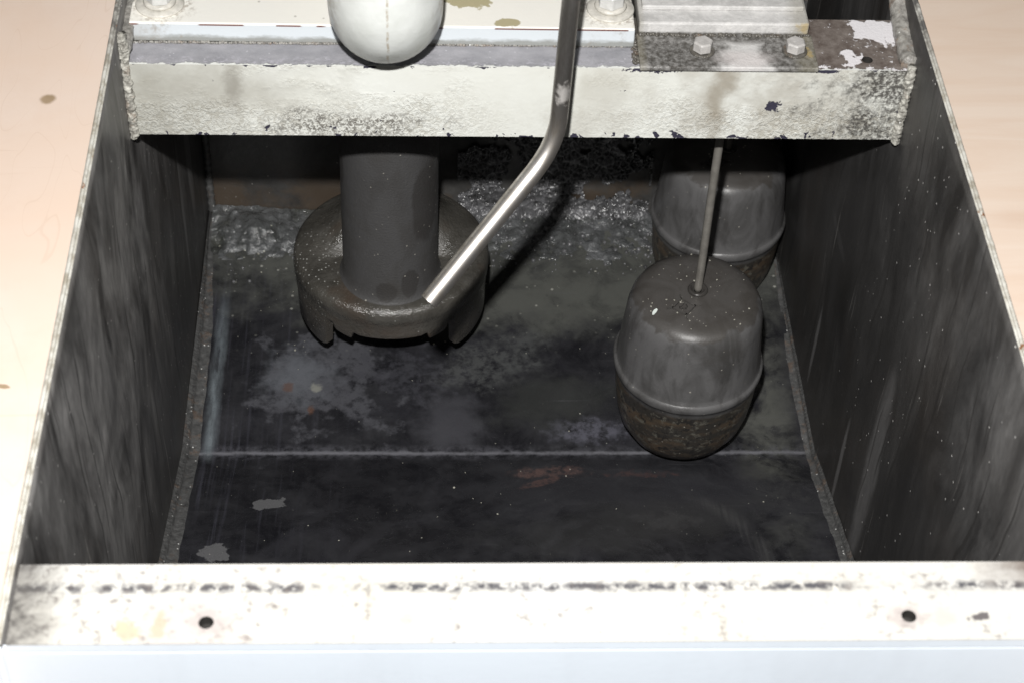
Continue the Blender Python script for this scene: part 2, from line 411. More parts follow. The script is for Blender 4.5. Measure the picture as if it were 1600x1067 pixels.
    base = s.mix(s.math('MULTIPLY', s.rng(scr, 0.70, 0.74), s.rng(n, 0.45, 0.6, 0, 0.3)), base, (0.12, 0.12, 0.13))
    nb = s.bump(s.math('ADD', n2, s.math('MULTIPLY', ygate, 1.0)), 0.35, 0.0008)
    return s.out(base, s.rng(n, 0.35, 0.65, 0.16, 0.45), 0, nb, 0.5)

def m_weld(name, a, b, rust=0.2, wet=False):
    s = Mat(name)
    n = s.noise(180, 5, 0.7)
    col = s.mix(s.rng(n, 0.3, 0.7), a, b)
    r = s.math('MULTIPLY', s.rng(s.noise(60, 4, 0.7), 0.56, 0.66), rust)
    col = s.mix(r, col, (0.22, 0.12, 0.06))
    col = s.mix(s.speck(230, 0.22, 0.16), col, (0.75, 0.75, 0.73))
    nb = s.bump(s.math('ADD', n, s.noise(60, 3, 0.6)), 0.8, 0.0016)
    return s.out(col, 0.28 if wet else 0.5, 0, nb, 0.5)

def m_rim():
    s = Mat('rim_paint')
    n = s.noise(70, 5, 0.7)
    col = s.mix(s.rng(n, 0.42, 0.62), (0.62, 0.61, 0.56), (0.34, 0.31, 0.25))
    back = s.rng(s.y, 0.44, 0.50)
    col = s.mix(s.math('MULTIPLY', back, s.rng(n, 0.3, 0.6)), col, (0.13, 0.125, 0.12))
    col = s.mix(s.rng(s.noise(50, 4, 0.7), 0.62, 0.66), col, (0.24, 0.11, 0.05))
    return s.out(col, 0.55, 0, s.bump(n, 0.5, 0.001))

def m_rail():
    s = Mat('rail_paint')
    base = s.mix(s.rng(s.noise(8, 4, 0.6), 0.35, 0.7), (0.55, 0.545, 0.53), (0.52, 0.50, 0.45))
    fn = s.noise(150, 5, 0.66)
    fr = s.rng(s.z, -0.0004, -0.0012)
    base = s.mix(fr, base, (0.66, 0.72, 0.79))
    top = s.math('SUBTRACT', 1.0, fr)
    # dirt band behind the inner edge
    yy = s.math('ADD', s.y, s.math('MULTIPLY', s.math('SUBTRACT', s.noise(60, 4, 0.7, s.vec((0.6, 1, 1))), 0.5), 0.006))
    band = s.rng(s.math('ABSOLUTE', s.math('ADD', yy, 0.0165)), 0.0045, 0.001)
    gate = s.rng(s.noise(13, 3, 0.6, s.vec((1, 0.2, 0.2))), 0.40, 0.50)
    gate = s.math('MAXIMUM', gate, s.math('MULTIPLY', s.rng(s.x, 0.20, 0.23), s.rng(s.x, 0.46, 0.43)))
    band = s.math('MULTIPLY', s.math('MULTIPLY', band, gate), s.rng(fn, 0.40, 0.54))
    base = s.mix(s.math('MULTIPLY', band, s.math('MULTIPLY', top, 0.97)), base, (0.06, 0.06, 0.07))
    spr = s.math('MULTIPLY', s.rng(fn, 0.53, 0.70), s.math('ADD', s.rng(s.noise(22, 4, 0.7), 0.44, 0.58), s.rng(s.x, 0.2, 0.0), clamp=True))
    base = s.mix(s.math('MULTIPLY', spr, s.math('MULTIPLY', top, 0.9)), base, (0.16, 0.14, 0.13))
    lg = s.math('MULTIPLY', s.rng(s.math('ADD', s.x, s.math('MULTIPLY', s.math('SUBTRACT', s.noise(40, 5, 0.7), 0.5), 0.06)), 0.034, 0.006),
                s.rng(fn, 0.25, 0.6, 0.5, 1))
    base = s.mix(s.math('MULTIPLY', lg, s.math('MULTIPLY', top, 0.95)), base, (0.09, 0.085, 0.08))
    rg = s.math('MULTIPLY', s.rng(s.math('ADD', s.x, s.math('MULTIPLY', s.math('SUBTRACT', s.noise(40, 5, 0.7), 0.5), 0.06)), 0.535, 0.575),
                s.rng(s.math('ADD', s.y, s.math('MULTIPLY', s.noise(40, 4, 0.7), 0.02)), -0.012, 0.008))
    base = s.mix(s.math('MULTIPLY', rg, top), base, (0.17, 0.14, 0.12))
    ye = s.math('MAXIMUM', s.blob((0.066, -0.044, 0), (0.007, 0.008, 0), 0.6, 110, 0.3), s.blob((0.083, -0.043, 0), (0.004, 0.008, 0), 0.6, 110, 0.3, seed=2.0))
    base = s.mix(s.math('MULTIPLY', ye, s.math('MULTIPLY', top, 0.6)), base, (0.50, 0.36, 0.18))
    for hx, hy, a, r in ((0.1082, -0.0398, 0.55, 0.010), (0.4944, -0.0377, 0.6, 0.010), (0.2175, -0.0383, 0.45, 0.005), (0.513, -0.0385, 0.3, 0.007), (0.100, -0.049, 0.35, 0.03)):
        g = s.blob((hx, hy, 0), (r, r * 0.8, 0), 0.4, 160, 0.4, seed=hx)
        base = s.mix(s.math('MULTIPLY', g, s.math('MULTIPLY', top, a)), base, (0.36, 0.31, 0.30))
    sk = s.math('MULTIPLY', fr, s.math('MULTIPLY', s.rng(s.noise(1.0, 5, 0.65, s.vec((14, 14, 4))), 0.5, 0.75), 0.16))
    base = s.mix(sk, base, (0.40, 0.42, 0.45))
    g = s.blob((0.5345, -0.0385, 0), (0.006, 0.0025, 0), 0.6, 160, 0.2)
    base = s.mix(s.math('MULTIPLY', g, top), base, (0.12, 0.11, 0.11))
    nb = s.bump(fn, 0.25, 0.0004)
    return s.out(base, 0.45, 0, nb, 0.4)

def m_cast(name, a=0.050, b=0.095, rustz=None, tex=420, bs=0.35, rough=0.42, wetspots=()):
    s = Mat(name)
    n = s.noise(18, 5, 0.62, dist=0.6)
    n2 = s.noise(tex, 3, 0.6)
    drip = s.noise(1.0, 5, 0.62, s.vec((34, 34, 16)), dist=0.7)
    col = s.mix(s.rng(drip, 0.36, 0.56), (a, a * 0.97, a * 0.95), (b, b * 0.985, b * 0.99))
    col = s.mix(s.rng(n, 0.55, 0.75, 0, 0.6), col, (a * 0.75, a * 0.68, a * 0.6))
    if rustz is not None:
        for zc in rustz:
            lowm = s.rng(s.z, zc - 0.006, zc - 0.010)
            lowm = s.math('MULTIPLY', lowm, s.rng(s.z, zc - 0.095, zc - 0.094))
            r1 = s.noise(1.0, 5, 0.7, s.vec((25, 25, 90)))
            rc = s.mix(s.rng(r1, 0.42, 0.62), (0.032, 0.029, 0.025), (0.085, 0.060, 0.038))
            rc = s.mix(s.rng(s.noise(130, 4, 0.7), 0.54, 0.64), rc, (0.12, 0.115, 0.095))
            rc = s.mix(s.rng(s.noise(150, 3, 0.7, s.vec(off=(2, 2, 2))), 0.56, 0.60), rc, (0.02, 0.018, 0.016))
            tm = s.rng(s.math('ADD', s.z, s.math('MULTIPLY', s.math('SUBTRACT', s.noise(45, 4, 0.6), 0.5), 0.035)), zc + 0.079, zc + 0.082)
            tm = s.math('MULTIPLY', tm, s.math('LESS_THAN' if zc > -0.43 else 'GREATER_THAN', s.y, 0.67))
            col = s.mix(s.math('MULTIPLY', tm, 0.7), col, (0.056, 0.050, 0.044))
            if len(rustz) > 1:
                lowm = s.math('MULTIPLY', lowm, s.math('LESS_THAN' if zc > -0.43 else 'GREATER_THAN', s.y, 0.67))
            col = s.mix(s.math('MULTIPLY', lowm, 0.95), col, rc)
    for k_, (c_, r_) in enumerate(wetspots):
        wm = s.blob(c_, r_, 0.16, 60, 0.12, seed=float(k_))
        col = s.mix(s.math('MULTIPLY', wm, 0.65), col, (0.036, 0.033, 0.031))
    dots = s.math('MULTIPLY', s.speck(190, 0.16, 0.2), s.rng(s.noise(20, 3, 0.6), 0.42, 0.6))
    dots = s.math('MAXIMUM', dots, s.speck(110, 0.11, 0.10))
    col = s.mix(s.math('MULTIPLY', dots, 0.85), col, (0.42, 0.40, 0.35))
    nb = s.bump(n2, bs, 0.0007)
    nb = s.bump(s.noise(70, 4, 0.6), 0.2, 0.0012, nb)
    return s.out(col, s.rng(n, 0.3, 0.7, rough - 0.08, rough + 0.12), 0.0, nb, 0.55)

def m_casing():
    s = Mat('pump_casing_iron')
    n = s.noise(30, 6, 0.65)
    n2 = s.noise(300, 4, 0.7)
    col = s.mix(s.rng(n, 0.35, 0.65), (0.045, 0.042, 0.036), (0.085, 0.080, 0.070))
    col = s.mix(s.rng(s.noise(14, 3, 0.6), 0.55, 0.7, 0, 0.7), col, (0.065, 0.045, 0.032))
    band = s.rng(s.z, -0.429, -0.431)
    col = s.mix(s.math('MULTIPLY', band, 0.6), col, (0.085, 0.075, 0.064))
    rst = s.math('MULTIPLY', s.blob((0.215, 0.60, -0.442), (0.03, 0.03, 0.005), 0.8, 70, 0.5), 1.0)
    col = s.mix(s.math('MULTIPLY', rst, 0.5), col, (0.15, 0.09, 0.045))
    spk = s.math('MULTIPLY', s.speck(330, 0.30, 0.35), s.blob((0.118, 0.668, -0.40), (0.03, 0.045, 0), 0.6, 60, 0.6))
    col = s.mix(s.math('MAXIMUM', spk, s.speck(140, 0.11, 0.12)), col, (0.40, 0.40, 0.38))
    wet = s.rng(s.math('ADD', s.noise(50, 3, 0.5), s.rng(s.y, 0.65, 0.60, 0, 0.25)), 0.5, 0.62)
    nb = s.bump(s.math('ADD', n2, s.math('MULTIPLY', s.noise(90, 3, 0.6), 0.8)), 0.8, 0.0013)
    return s.out(col, s.fmix(wet, 0.42, 0.17), 0, nb, 0.9)

def m_simple(name, c, rough=0.4, metal=0.0, var=0.25, sc=60, bs=0.2, spec=0.5, dots=0.0, bd=0.0006):
    s = Mat(name)
    n = s.noise(sc, 5, 0.65)
    col = s.mix(s.rng(n, 0.3, 0.7), tuple(q * (1 - var) for q in c), tuple(min(1, q * (1 + var)) for q in c))
    if dots:
        col = s.mix(s.speck(180, 0.18, dots), col, (0.6, 0.58, 0.55))
    nb = s.bump(s.noise(sc * 5, 4, 0.6), bs, bd)
    return s.out(col, s.rng(n, 0.3, 0.7, max(0.03, rough - 0.06), rough + 0.06), metal, nb, spec)

def m_elbow():
    s = Mat('elbow_paint')
    n = s.noise(25, 4, 0.6)
    col = s.mix(s.rng(n, 0.35, 0.7), (0.76, 0.78, 0.76), (0.62, 0.64, 0.61))
    se = s.rng(s.math('ABSOLUTE', s.math('ADD', s.math('SUBTRACT', s.x, 0.2005), s.math('MULTIPLY', s.math('SUBTRACT', s.noise(50, 3, 0.6), 0.5), 0.003))), 0.0012, 0.0004)
    se = s.math('MULTIPLY', se, s.rng(s.noise(160, 4, 0.7), 0.40, 0.55))
    col = s.mix(s.math('MULTIPLY', se, 0.7), col, (0.36, 0.28, 0.18))
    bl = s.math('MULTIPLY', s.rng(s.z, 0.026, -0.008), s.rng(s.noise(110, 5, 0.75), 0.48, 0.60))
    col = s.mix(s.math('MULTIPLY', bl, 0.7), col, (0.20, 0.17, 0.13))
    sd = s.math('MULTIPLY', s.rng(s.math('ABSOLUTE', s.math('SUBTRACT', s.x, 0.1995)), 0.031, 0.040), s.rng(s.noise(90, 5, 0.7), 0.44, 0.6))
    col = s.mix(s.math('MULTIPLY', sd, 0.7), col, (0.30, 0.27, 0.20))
    nb = s.bump(s.noise(45, 3, 0.5), 0.35, 0.0025)
    nb = s.bump(s.noise(500, 3, 0.6), 0.2, 0.0004, nb)
    return s.out(col, 0.33, 0, nb, 0.45)

def m_tube():
    s = Mat('tube_chrome')
    n = s.noise(1.0, 5, 0.65, s.vec((120, 120, 25)))
    col = s.mix(s.rng(n, 0.35, 0.7), (0.80, 0.77, 0.74), (0.42, 0.38, 0.33))
    sm = s.blob((0.326, 0.42, 0.002), (0.005, 0.02, 0.008), 0.6, 200, 0.5)
    col = s.mix(s.math('MULTIPLY', sm, 0.8), col, (0.6, 0.58, 0.56))
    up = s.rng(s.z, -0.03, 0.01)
    col = s.mix(s.math('MULTIPLY', up, s.rng(n, 0.3, 0.7, 0.3, 0.9)), col, (0.22, 0.21, 0.20))  # upright length darkened: its dim reflection is painted into the colour
    nb = s.bump(s.noise(300, 4, 0.6), 0.12, 0.0004)
    return s.out(col, s.rng(n, 0.3, 0.7, 0.36, 0.50), s.fmix(sm, 0.95, 0.2), nb, 0.5)

def m_beige(name, grain):
    s = Mat(name)
    if grain:
        n = s.noise(1.0, 5, 0.6, s.vec((5, 34, 5), rot=(0, 0, 0.12)), dist=0.8)
        col = s.mix(s.rng(n, 0.35, 0.65), (0.83, 0.695, 0.585), (0.79, 0.63, 0.51))
        kn = s.blob((0.672, 0.385, 0), (0.022, 0.008, 0), 0.2, 14, 0.9)
        col = s.mix(s.math('MULTIPLY', kn, 0.30), col, (0.62, 0.42, 0.30))
    else:
        n = s.noise(5, 4, 0.6, dist=0.6)
        col = s.mix(s.rng(n, 0.35, 0.7), (0.80, 0.67, 0.58), (0.79, 0.62, 0.50))
        sc = s.noise(1.0, 1, 0.4, s.vec((26, 5, 1), rot=(0, 0, 0.5)), dist=1.5)
        ln = s.rng(s.math('ABSOLUTE', s.math('SUBTRACT', sc, 0.5)), 0.006, 0.0015)
        col = s.mix(s.math('MULTIPLY', ln, 0.16), col, (0.55, 0.38, 0.26))
        sp = s.math('MAXIMUM', s.blob((-0.0638, 0.5163, 0), (0.0062, 0.0058, 0), 0.15, 120, 0.3, 0.6),
                    s.blob((-0.0522, 0.214, 0), (0.005, 0.0018, 0), 0.2, 200, 0.3, -0.2))
        col = s.mix(s.math('MULTIPLY', sp, 0.85), col, (0.30, 0.21, 0.11))
        col = s.mix(s.math('MULTIPLY', s.speck(28, 0.05, 0.10), 0.6), col, (0.30, 0.2, 0.13))
        sm_ = s.rng(s.noise(16, 5, 0.7), 0.5, 0.75)
        col = s.mix(s.math('MULTIPLY', sm_, 0.25), col, (0.70, 0.52, 0.40))
        hs = s.noise(1.0, 2, 0.5, s.vec((4, 70, 1), rot=(0, 0, 1.2)), dist=0.8)
        col = s.mix(s.math('MULTIPLY', s.rng(hs, 0.69, 0.72), 0.2), col, (0.60, 0.44, 0.33))
    nb = s.bump(s.noise(260, 3, 0.6), 0.12, 0.0004)
    return s.out(col, 0.5, 0, nb, 0.3)

def m_sludge():
    s = Mat('wet_sludge')
    n = s.noise(38, 6, 0.7, dist=0.5)
    col = s.mix(s.rng(n, 0.34, 0.66), (0.042, 0.044, 0.042), (0.15, 0.155, 0.16))
    col = s.mix(s.rng(s.noise(16, 4, 0.6), 0.54, 0.68, 0, 0.7), col, (0.075, 0.078, 0.060))
    col = s.mix(s.math('MAXIMUM', s.speck(150, 0.18, 0.10), s.speck(75, 0.12, 0.10)), col, (0.38, 0.38, 0.32))
    nb = s.bump(s.math('ADD', n, s.noise(150, 4, 0.6)), 0.9, 0.003)
    return s.out(col, s.rng(n, 0.3, 0.7, 0.08, 0.28), 0, nb, 0.9)

def m_foam():
    s = Mat('wet_froth')
    ridge = s.rng(s.y, YB - 0.0014, YB - 0.0048)
    n = s.noise(60, 5, 0.7)
    col = s.mix(s.math('MULTIPLY', ridge, s.rng(n, 0.3, 0.6)), (0.032, 0.032, 0.032), (0.17, 0.17, 0.178))
    nb = s.bump(s.noise(420, 3, 0.6), 0.5, 0.0008)
    return s.out(col, s.rng(n, 0.3, 0.7, 0.14, 0.34), 0, nb, 0.7)

def m_backwall():
    s = Mat('back_wall_steel')
    n = s.noise(26, 6, 0.7)
    col = s.mix(s.rng(n, 0.35, 0.65), (0.035, 0.034, 0.033), (0.085, 0.083, 0.08))
    low = s.rng(s.z, -0.44, -0.49)
    rust = s.math('MULTIPLY', s.rng(s.math('ADD', s.noise(18, 5, 0.7), s.rng(s.x, 0.25, 0.10, 0, 0.12)), 0.50, 0.64), low)
    col = s.mix(s.math('MULTIPLY', rust, 0.9), col, (0.080, 0.060, 0.043))
    st = s.noise(1.0, 4, 0.65, s.vec((55, 20, 5)))
    col = s.mix(s.math('MULTIPLY', s.rng(st, 0.55, 0.70), s.rng(s.z, -0.42, -0.3)), col, (0.22, 0.215, 0.21))
    col = s.mix(s.speck(110, 0.13, 0.15), col, (0.40, 0.39, 0.36))
    nb = s.bump(n, 0.4, 0.002)
    return s.out(col, 0.4, 0, nb, 0.5)

WETS = (((0.1490+0.003, 0, -0.262), (0.0035, 0, 0.020)), ((0.228, 0, -0.285), (0.012, 0, 0.045)), ((0.192, 0, -0.386), (0.010, 0, 0.012)), ((0.214, 0, -0.378), (0.008, 0, 0.018)))
MT = dict(
    bar=m_bar(), bartop=m_bartop(), plate=m_plate(), bracket=m_bracket(),
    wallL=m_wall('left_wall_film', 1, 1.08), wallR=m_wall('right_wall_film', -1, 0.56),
    back=m_backwall(), floor=m_floor(), rim=m_rim(), rail=m_rail(),
    weld=m_weld('floor_weld', (0.050, 0.050, 0.050), (0.13, 0.13, 0.128), 0.25),
    weldb=m_weld('painted_weld', (0.11, 0.10, 0.085), (0.62, 0.61, 0.55), 0.35),
    weldp=m_weld('crusted_weld', (0.13, 0.12, 0.11), (0.40, 0.39, 0.36), 0.5, True),
    column=m_cast('column_iron', 0.062, 0.073, None, 520, 0.7, 0.5, WETS),
    casing=m_casing(),
    float=m_cast('float_steel', 0.062, 0.125, (-0.417, -0.449), 500, 0.12, 0.36),
    rod=m_simple('rod_steel', (0.27, 0.255, 0.23), 0.35, 0.35, 0.2, 90, 0.2),
    collar=m_simple('collar_steel', (0.06, 0.056, 0.052), 0.3, 0.2, 0.25, 90, 0.2),
    emblem=m_simple('emblem_steel', (0.070, 0.066, 0.062), 0.32, 0.0, 0.2, 90, 0.1),
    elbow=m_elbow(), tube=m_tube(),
    bolt=m_simple('bolt_paint', (0.60, 0.60, 0.585), 0.4, 0, 0.12, 130, 0.3),
    washer=m_simple('washer_paint', (0.56, 0.54, 0.49), 0.42, 0, 0.22, 160, 0.35),
    gbolt=m_simple('grey_bolt_steel', (0.46, 0.445, 0.43), 0.45, 0, 0.2, 150, 0.4),
    hole=m_simple('hole_shade', (0.02, 0.018, 0.016), 0.7),  # near-black colour stands in for the shade inside the holes
    beigeL=m_beige('beige_floor', False), beigeR=m_beige('wood_grain_floor', True),
    sludge=m_sludge(), foam=m_foam(),
    chip=m_simple('paint_chip_white', (0.72, 0.78, 0.74), 0.5, 0, 0.1),
    crumb=m_simple('crumb_pale', (0.36, 0.35, 0.30), 0.5, 0, 0.3),
)

# ------------------------------------------------------------------ mesh helpers
def link(name, bm, mat, parent=None, smooth=False, bevel=0.0, seg=2):
    me = bpy.data.meshes.new(name)
    bmesh.ops.recalc_face_normals(bm, faces=bm.faces[:])
    bm.to_mesh(me)
    bm.free()
    mats = mat if isinstance(mat, (list, tuple)) else [mat]
    for m in mats:
        me.materials.append(m)
    if smooth:
        for p in me.polygons:
            p.use_smooth = True
    o = bpy.data.objects.new(name, me)
    COL.objects.link(o)
    if parent is not None:
        o.parent = parent
        o.matrix_parent_inverse = Matrix.Translation(parent.location).inverted() if not parent.parent else Matrix.Translation(parent_world(parent)).inverted()
    if bevel:
        b = o.modifiers.new('bevel', 'BEVEL')
        b.width = bevel
        b.segments = seg
        b.limit_method = 'ANGLE'
        b.angle_limit = math.radians(40)
    return o

def parent_world(p):
    return Vector((0, 0, 0)) if p.type == 'MESH' else p.location

def thing(name, label, cat, loc, group=None):
    o = bpy.data.objects.new(name, None)
    COL.objects.link(o)
    o.location = loc
    o.empty_display_size = 0.02
    o['label'] = label
    o['category'] = cat
    if group:
        o['group'] = group
    return o

def tag(o, label, cat, kind=None, group=None):
    o['label'] = label
    o['category'] = cat
    if kind:
        o['kind'] = kind
    if group:
        o['group'] = group
    return o

def box(bm, x0, x1, y0, y1, z0, z1, mi=0):
    v = [bm.verts.new((x, y, z)) for x in (x0, x1) for y in (y0, y1) for z in (z0, z1)]
    for f in ((0, 1, 3, 2), (4, 6, 7, 5), (0, 4, 5, 1), (2, 3, 7, 6), (0, 2, 6, 4), (1, 5, 7, 3)):
        fc = bm.faces.new([v[i] for i in f])
        fc.material_index = mi

def lathe(bm, prof, c, n=72, cap=True, fn=None):
    rings = []
    for r, z in prof:
        if r < 1e-6:
            rings.append([bm.verts.new((c[0], c[1], c[2] + z))])
            continue
        ring = []
        for i in range(n):
            a = 2 * math.pi * i / n
            rr, zz = (r, z) if fn is None else fn(r, z, a)
            ring.append(bm.verts.new((c[0] + rr * math.cos(a), c[1] + rr * math.sin(a), c[2] + zz)))
        rings.append(ring)
    for A, B in zip(rings, rings[1:]):
        for i in range(n):
            j = (i + 1) % n
            if len(A) == 1 and len(B) == 1:
                continue
            if len(A) == 1:
                bm.faces.new((A[0], B[j], B[i]))
            elif len(B) == 1:
                bm.faces.new((A[i], A[j], B[0]))
            else:
                bm.faces.new((A[i], A[j], B[j], B[i]))
    return rings

def sweep(bm, pts, r, n=16, caps=True, rf=None, hollow=False):
    pts = [Vector(p) for p in pts]
    rings = []
    ref = Vector((0.3, 1, 0.1)).normalized()
    for i, p in enumerate(pts):
        t = (pts[min(i + 1, len(pts) - 1)] - pts[max(i - 1, 0)]).normalized()
        a = ref - t * ref.dot(t)
        a.normalize()
        b = t.cross(a)
        rr = r if rf is None else rf(i, p)
        rings.append([bm.verts.new(p + (a * math.cos(2 * math.pi * k / n) + b * math.sin(2 * math.pi * k / n)) * rr) for k in range(n)])
    for A, B in zip(rings, rings[1:]):
        for k in range(n):
            bm.faces.new((A[k], A[(k + 1) % n], B[(k + 1) % n], B[k]))
    if caps:
        bm.faces.new(rings[0])
        bm.faces.new(rings[-1])
    return rings

def smooth_path(ctrl, rad, n=14):
    """polyline with rounded corners"""
    ctrl = [Vector(c) for c in ctrl]
    out = [ctrl[0]]
    for i in range(1, len(ctrl) - 1):
        a, b, c = ctrl[i - 1], ctrl[i], ctrl[i + 1]
        p = b + (a - b).normalized() * rad
        q = b + (c - b).normalized() * rad
        for k in range(n + 1):
            t = k / n
            out.append(p * (1 - t) ** 2 + b * 2 * t * (1 - t) + q * t * t)
    out.append(ctrl[-1])
    return out

def grid(bm, x0, x1, nx, y0, y1, ny, fz, mi=0):
    V = [[bm.verts.new(fz(x0 + (x1 - x0) * i / nx, y0 + (y1 - y0) * j / ny)) for j in range(ny + 1)] for i in range(nx + 1)]
    for i in range(nx):
        for j in range(ny):
            f = bm.faces.new((V[i][j], V[i + 1][j], V[i + 1][j + 1], V[i][j + 1]))
            f.material_index = mi
    return V

def fbm(p, sc, o=4, seed=0.0):
    return mnoise.fractal(Vector(p) * sc + Vector((seed, seed * 2, seed * 3)), 0.9, 2.0, o)

# ------------------------------------------------------------------ dimensions (metres)
W = 0.6
T = 0.0045
ZF = -0.5214
YC = 0.5305
SL = 0.3317
YB = 0.8702
YR = -0.0535
ZFRONT = ZF + SL * (YC - YR)

# ------------------------------------------------------------------ setting: floor round the tank
def ground(name, x0, x1, mat):
    bm = bmesh.new()
    box(bm, x0, x1, -1.2, 2.2, -0.10, -0.085)
    o = link(name, bm, mat)
    o['kind'] = 'structure'
    return o
ground('floor', -1.6, -T - 0.001, MT['beigeL'])
ground('floor', W + T + 0.001, 2.2, MT['beigeR'])

# ------------------------------------------------------------------ tank
tank = thing('steel_tank', 'open dark steel tank with pale painted rims and a stained black bottom', 'tank', (0.3, 0.4, ZF - T))

for side in (0, 1):
    bm = bmesh.new()
    xi = 0.0 if side == 0 else W
    xo = -T if side == 0 else W + T
    sg = -1 if side == 0 else 1
    ny, nz = 90, 40
    def wy(j): return YR + (YB - YR) * j / ny
    def wobx(y, z):
        return 0.0012 * math.sin(y * 5.0 + side) * (1 if z < -0.02 else 1)
    V = [[bm.verts.new((xi + wobx(wy(j), 0), wy(j), -0.0 + (ZF - 0.01) * k / nz)) for k in range(nz + 1)] for j in range(ny + 1)]
    O = [[bm.verts.new((xo + wobx(wy(j), 0), wy(j), (ZF - 0.01) * k / nz)) for k in (0, nz)] for j in range(ny + 1)]
    for j in range(ny):
        for k in range(nz):
            bm.faces.new((V[j][k], V[j + 1][k], V[j + 1][k + 1], V[j][k + 1]))
        bm.faces.new((O[j][0], O[j][1], O[j + 1][1], O[j + 1][0]))
        bm.faces.new((V[j][nz], V[j + 1][nz], O[j + 1][1], O[j][1]))
        f = bm.faces.new((V[j][0], O[j][0], O[j + 1][0], V[j + 1][0]))
        f.material_index = 1
    wl = link('side_wall', bm, [MT['wallL' if side == 0 else 'wallR'], MT['rim']], tank, smooth=True)
    wl['label'] = 'dark %s wall with grey vertical runs' % ('left' if side == 0 else 'right')
    # ragged painted lip on the rim
    bm = bmesh.new()
    pts = []
    n = 220
    for i in range(n + 1):
        y = YR + (YB - YR) * i / n
        pts.append((xi + sg * T * 0.55 + wobx(y, 0) + 0.0004 * fbm((0, y, 0), 90, 3, side), y, 0.0012 + 0.0004 * fbm((0, y, 2), 120, 3)))
    sweep(bm, pts, T * 0.5, 8, rf=lambda i, p: T * (0.30 + 0.07 * fbm(p, 60, 3)))
    link('rim_lip', bm, MT['rim'], tank, smooth=True)

bm = bmesh.new()
box(bm, -T, W + T, YB, YB + T, ZF - 0.012, 0.0)
link('back_wall', bm, MT['back'], tank)
bm = bmesh.new()
box(bm, 0.0016, W - 0.0016, YR + 0.0065, YR + 0.0065 + T, ZFRONT + 0.004, -0.0075)
link('front_wall', bm, MT['wallR'], tank)

def floor_z(x, y):
    w_ = 0.0010 * fbm((x, y, 0), 6, 3)
    d = YC - y
    if d > 0.006:
        z = ZF + SL * d
    elif d < -0.006:
        z = ZF
    else:
        z = ZF + SL * (d + 0.006) ** 2 / 0.024
    return z + w_
bm = bmesh.new()
grid(bm, 0.0005, W - 0.0005, 120, YC, YB - 0.0003, 70, lambda x, y: (x, y, floor_z(x, y)))
link('bottom_plate', bm, MT['floor'], tank, smooth=True)
bm = bmesh.new()
grid(bm, 0.0005, W - 0.0005, 120, YR + T + 0.0005, YC, 110, lambda x, y: (x, y, floor_z(x, y)))
o = link('sloped_plate', bm, MT['floor'], tank, smooth=True)

# rippled weld fillets where the bottom meets the side walls
def fillet(side):
    bm = bmesh.new()
    n = 520
    rows = []
    for i in range(n + 1):
        y = YR + 0.006 + (YB - YR - 0.008) * i / n
        wd = (0.017 if side == 0 else 0.010) * (1.0 if y < 0.70 else max(0.35, 1 - (y - 0.70) * 5)) + 0.0012 * fbm((y, side, 0), 40, 3)
        ht = 0.009 + 0.001 * fbm((y, 5, side), 50, 3)
        z = floor_z(0.02, y)
        rip = 0.0006 * math.sin(y * 1300 + 2 * fbm((y, 0, 0), 30, 2))
        pr = []
        m = 7
        for k in range(m + 1):
            t = k / m
            px = wd * (1 - t) + 0.0003
            pz = ht * t
            bulge = math.sin(t * math.pi)
            # two passes: flat smear then a narrow ripple bead close to the wall
            bead = math.exp(-((t - 0.72) / 0.16) ** 2)
            px += bulge * (-0.003) + bead * (0.0022 + rip)
            pz += bulge * (-0.0035) + bead * (0.0022 + rip)
            pz += 0.0004 * fbm((px, y, t), 260, 2)
            X = px if side == 0 else W - px
            pr.append(bm.verts.new((X, y, z + max(pz, 0.0002) + (0.0006 if k else -0.001))))
        rows.append(pr)
    for A, B in zip(rows, rows[1:]):
        for k in range(7):
            bm.faces.new((A[k], A[k + 1], B[k + 1], B[k]))
    return link('weld_seam', bm, MT['weld'], tank, smooth=True)
fillet(0)
fillet(1)
# vertical corner welds at the back
for X, sg in ((0.0015, 1), (W - 0.0015, -1)):
    bm = bmesh.new()
    sweep(bm, [(X + sg * 0.001, YB - 0.002 + 0.0006 * math.sin(i * 2.1), -0.03 - 0.485 * i / 160) for i in range(161)], 0.004, 8,
          rf=lambda i, p: 0.004 + 0.0006 * math.sin(i * 1.9))
    link('weld_seam', bm, MT['weld'], tank, smooth=True)

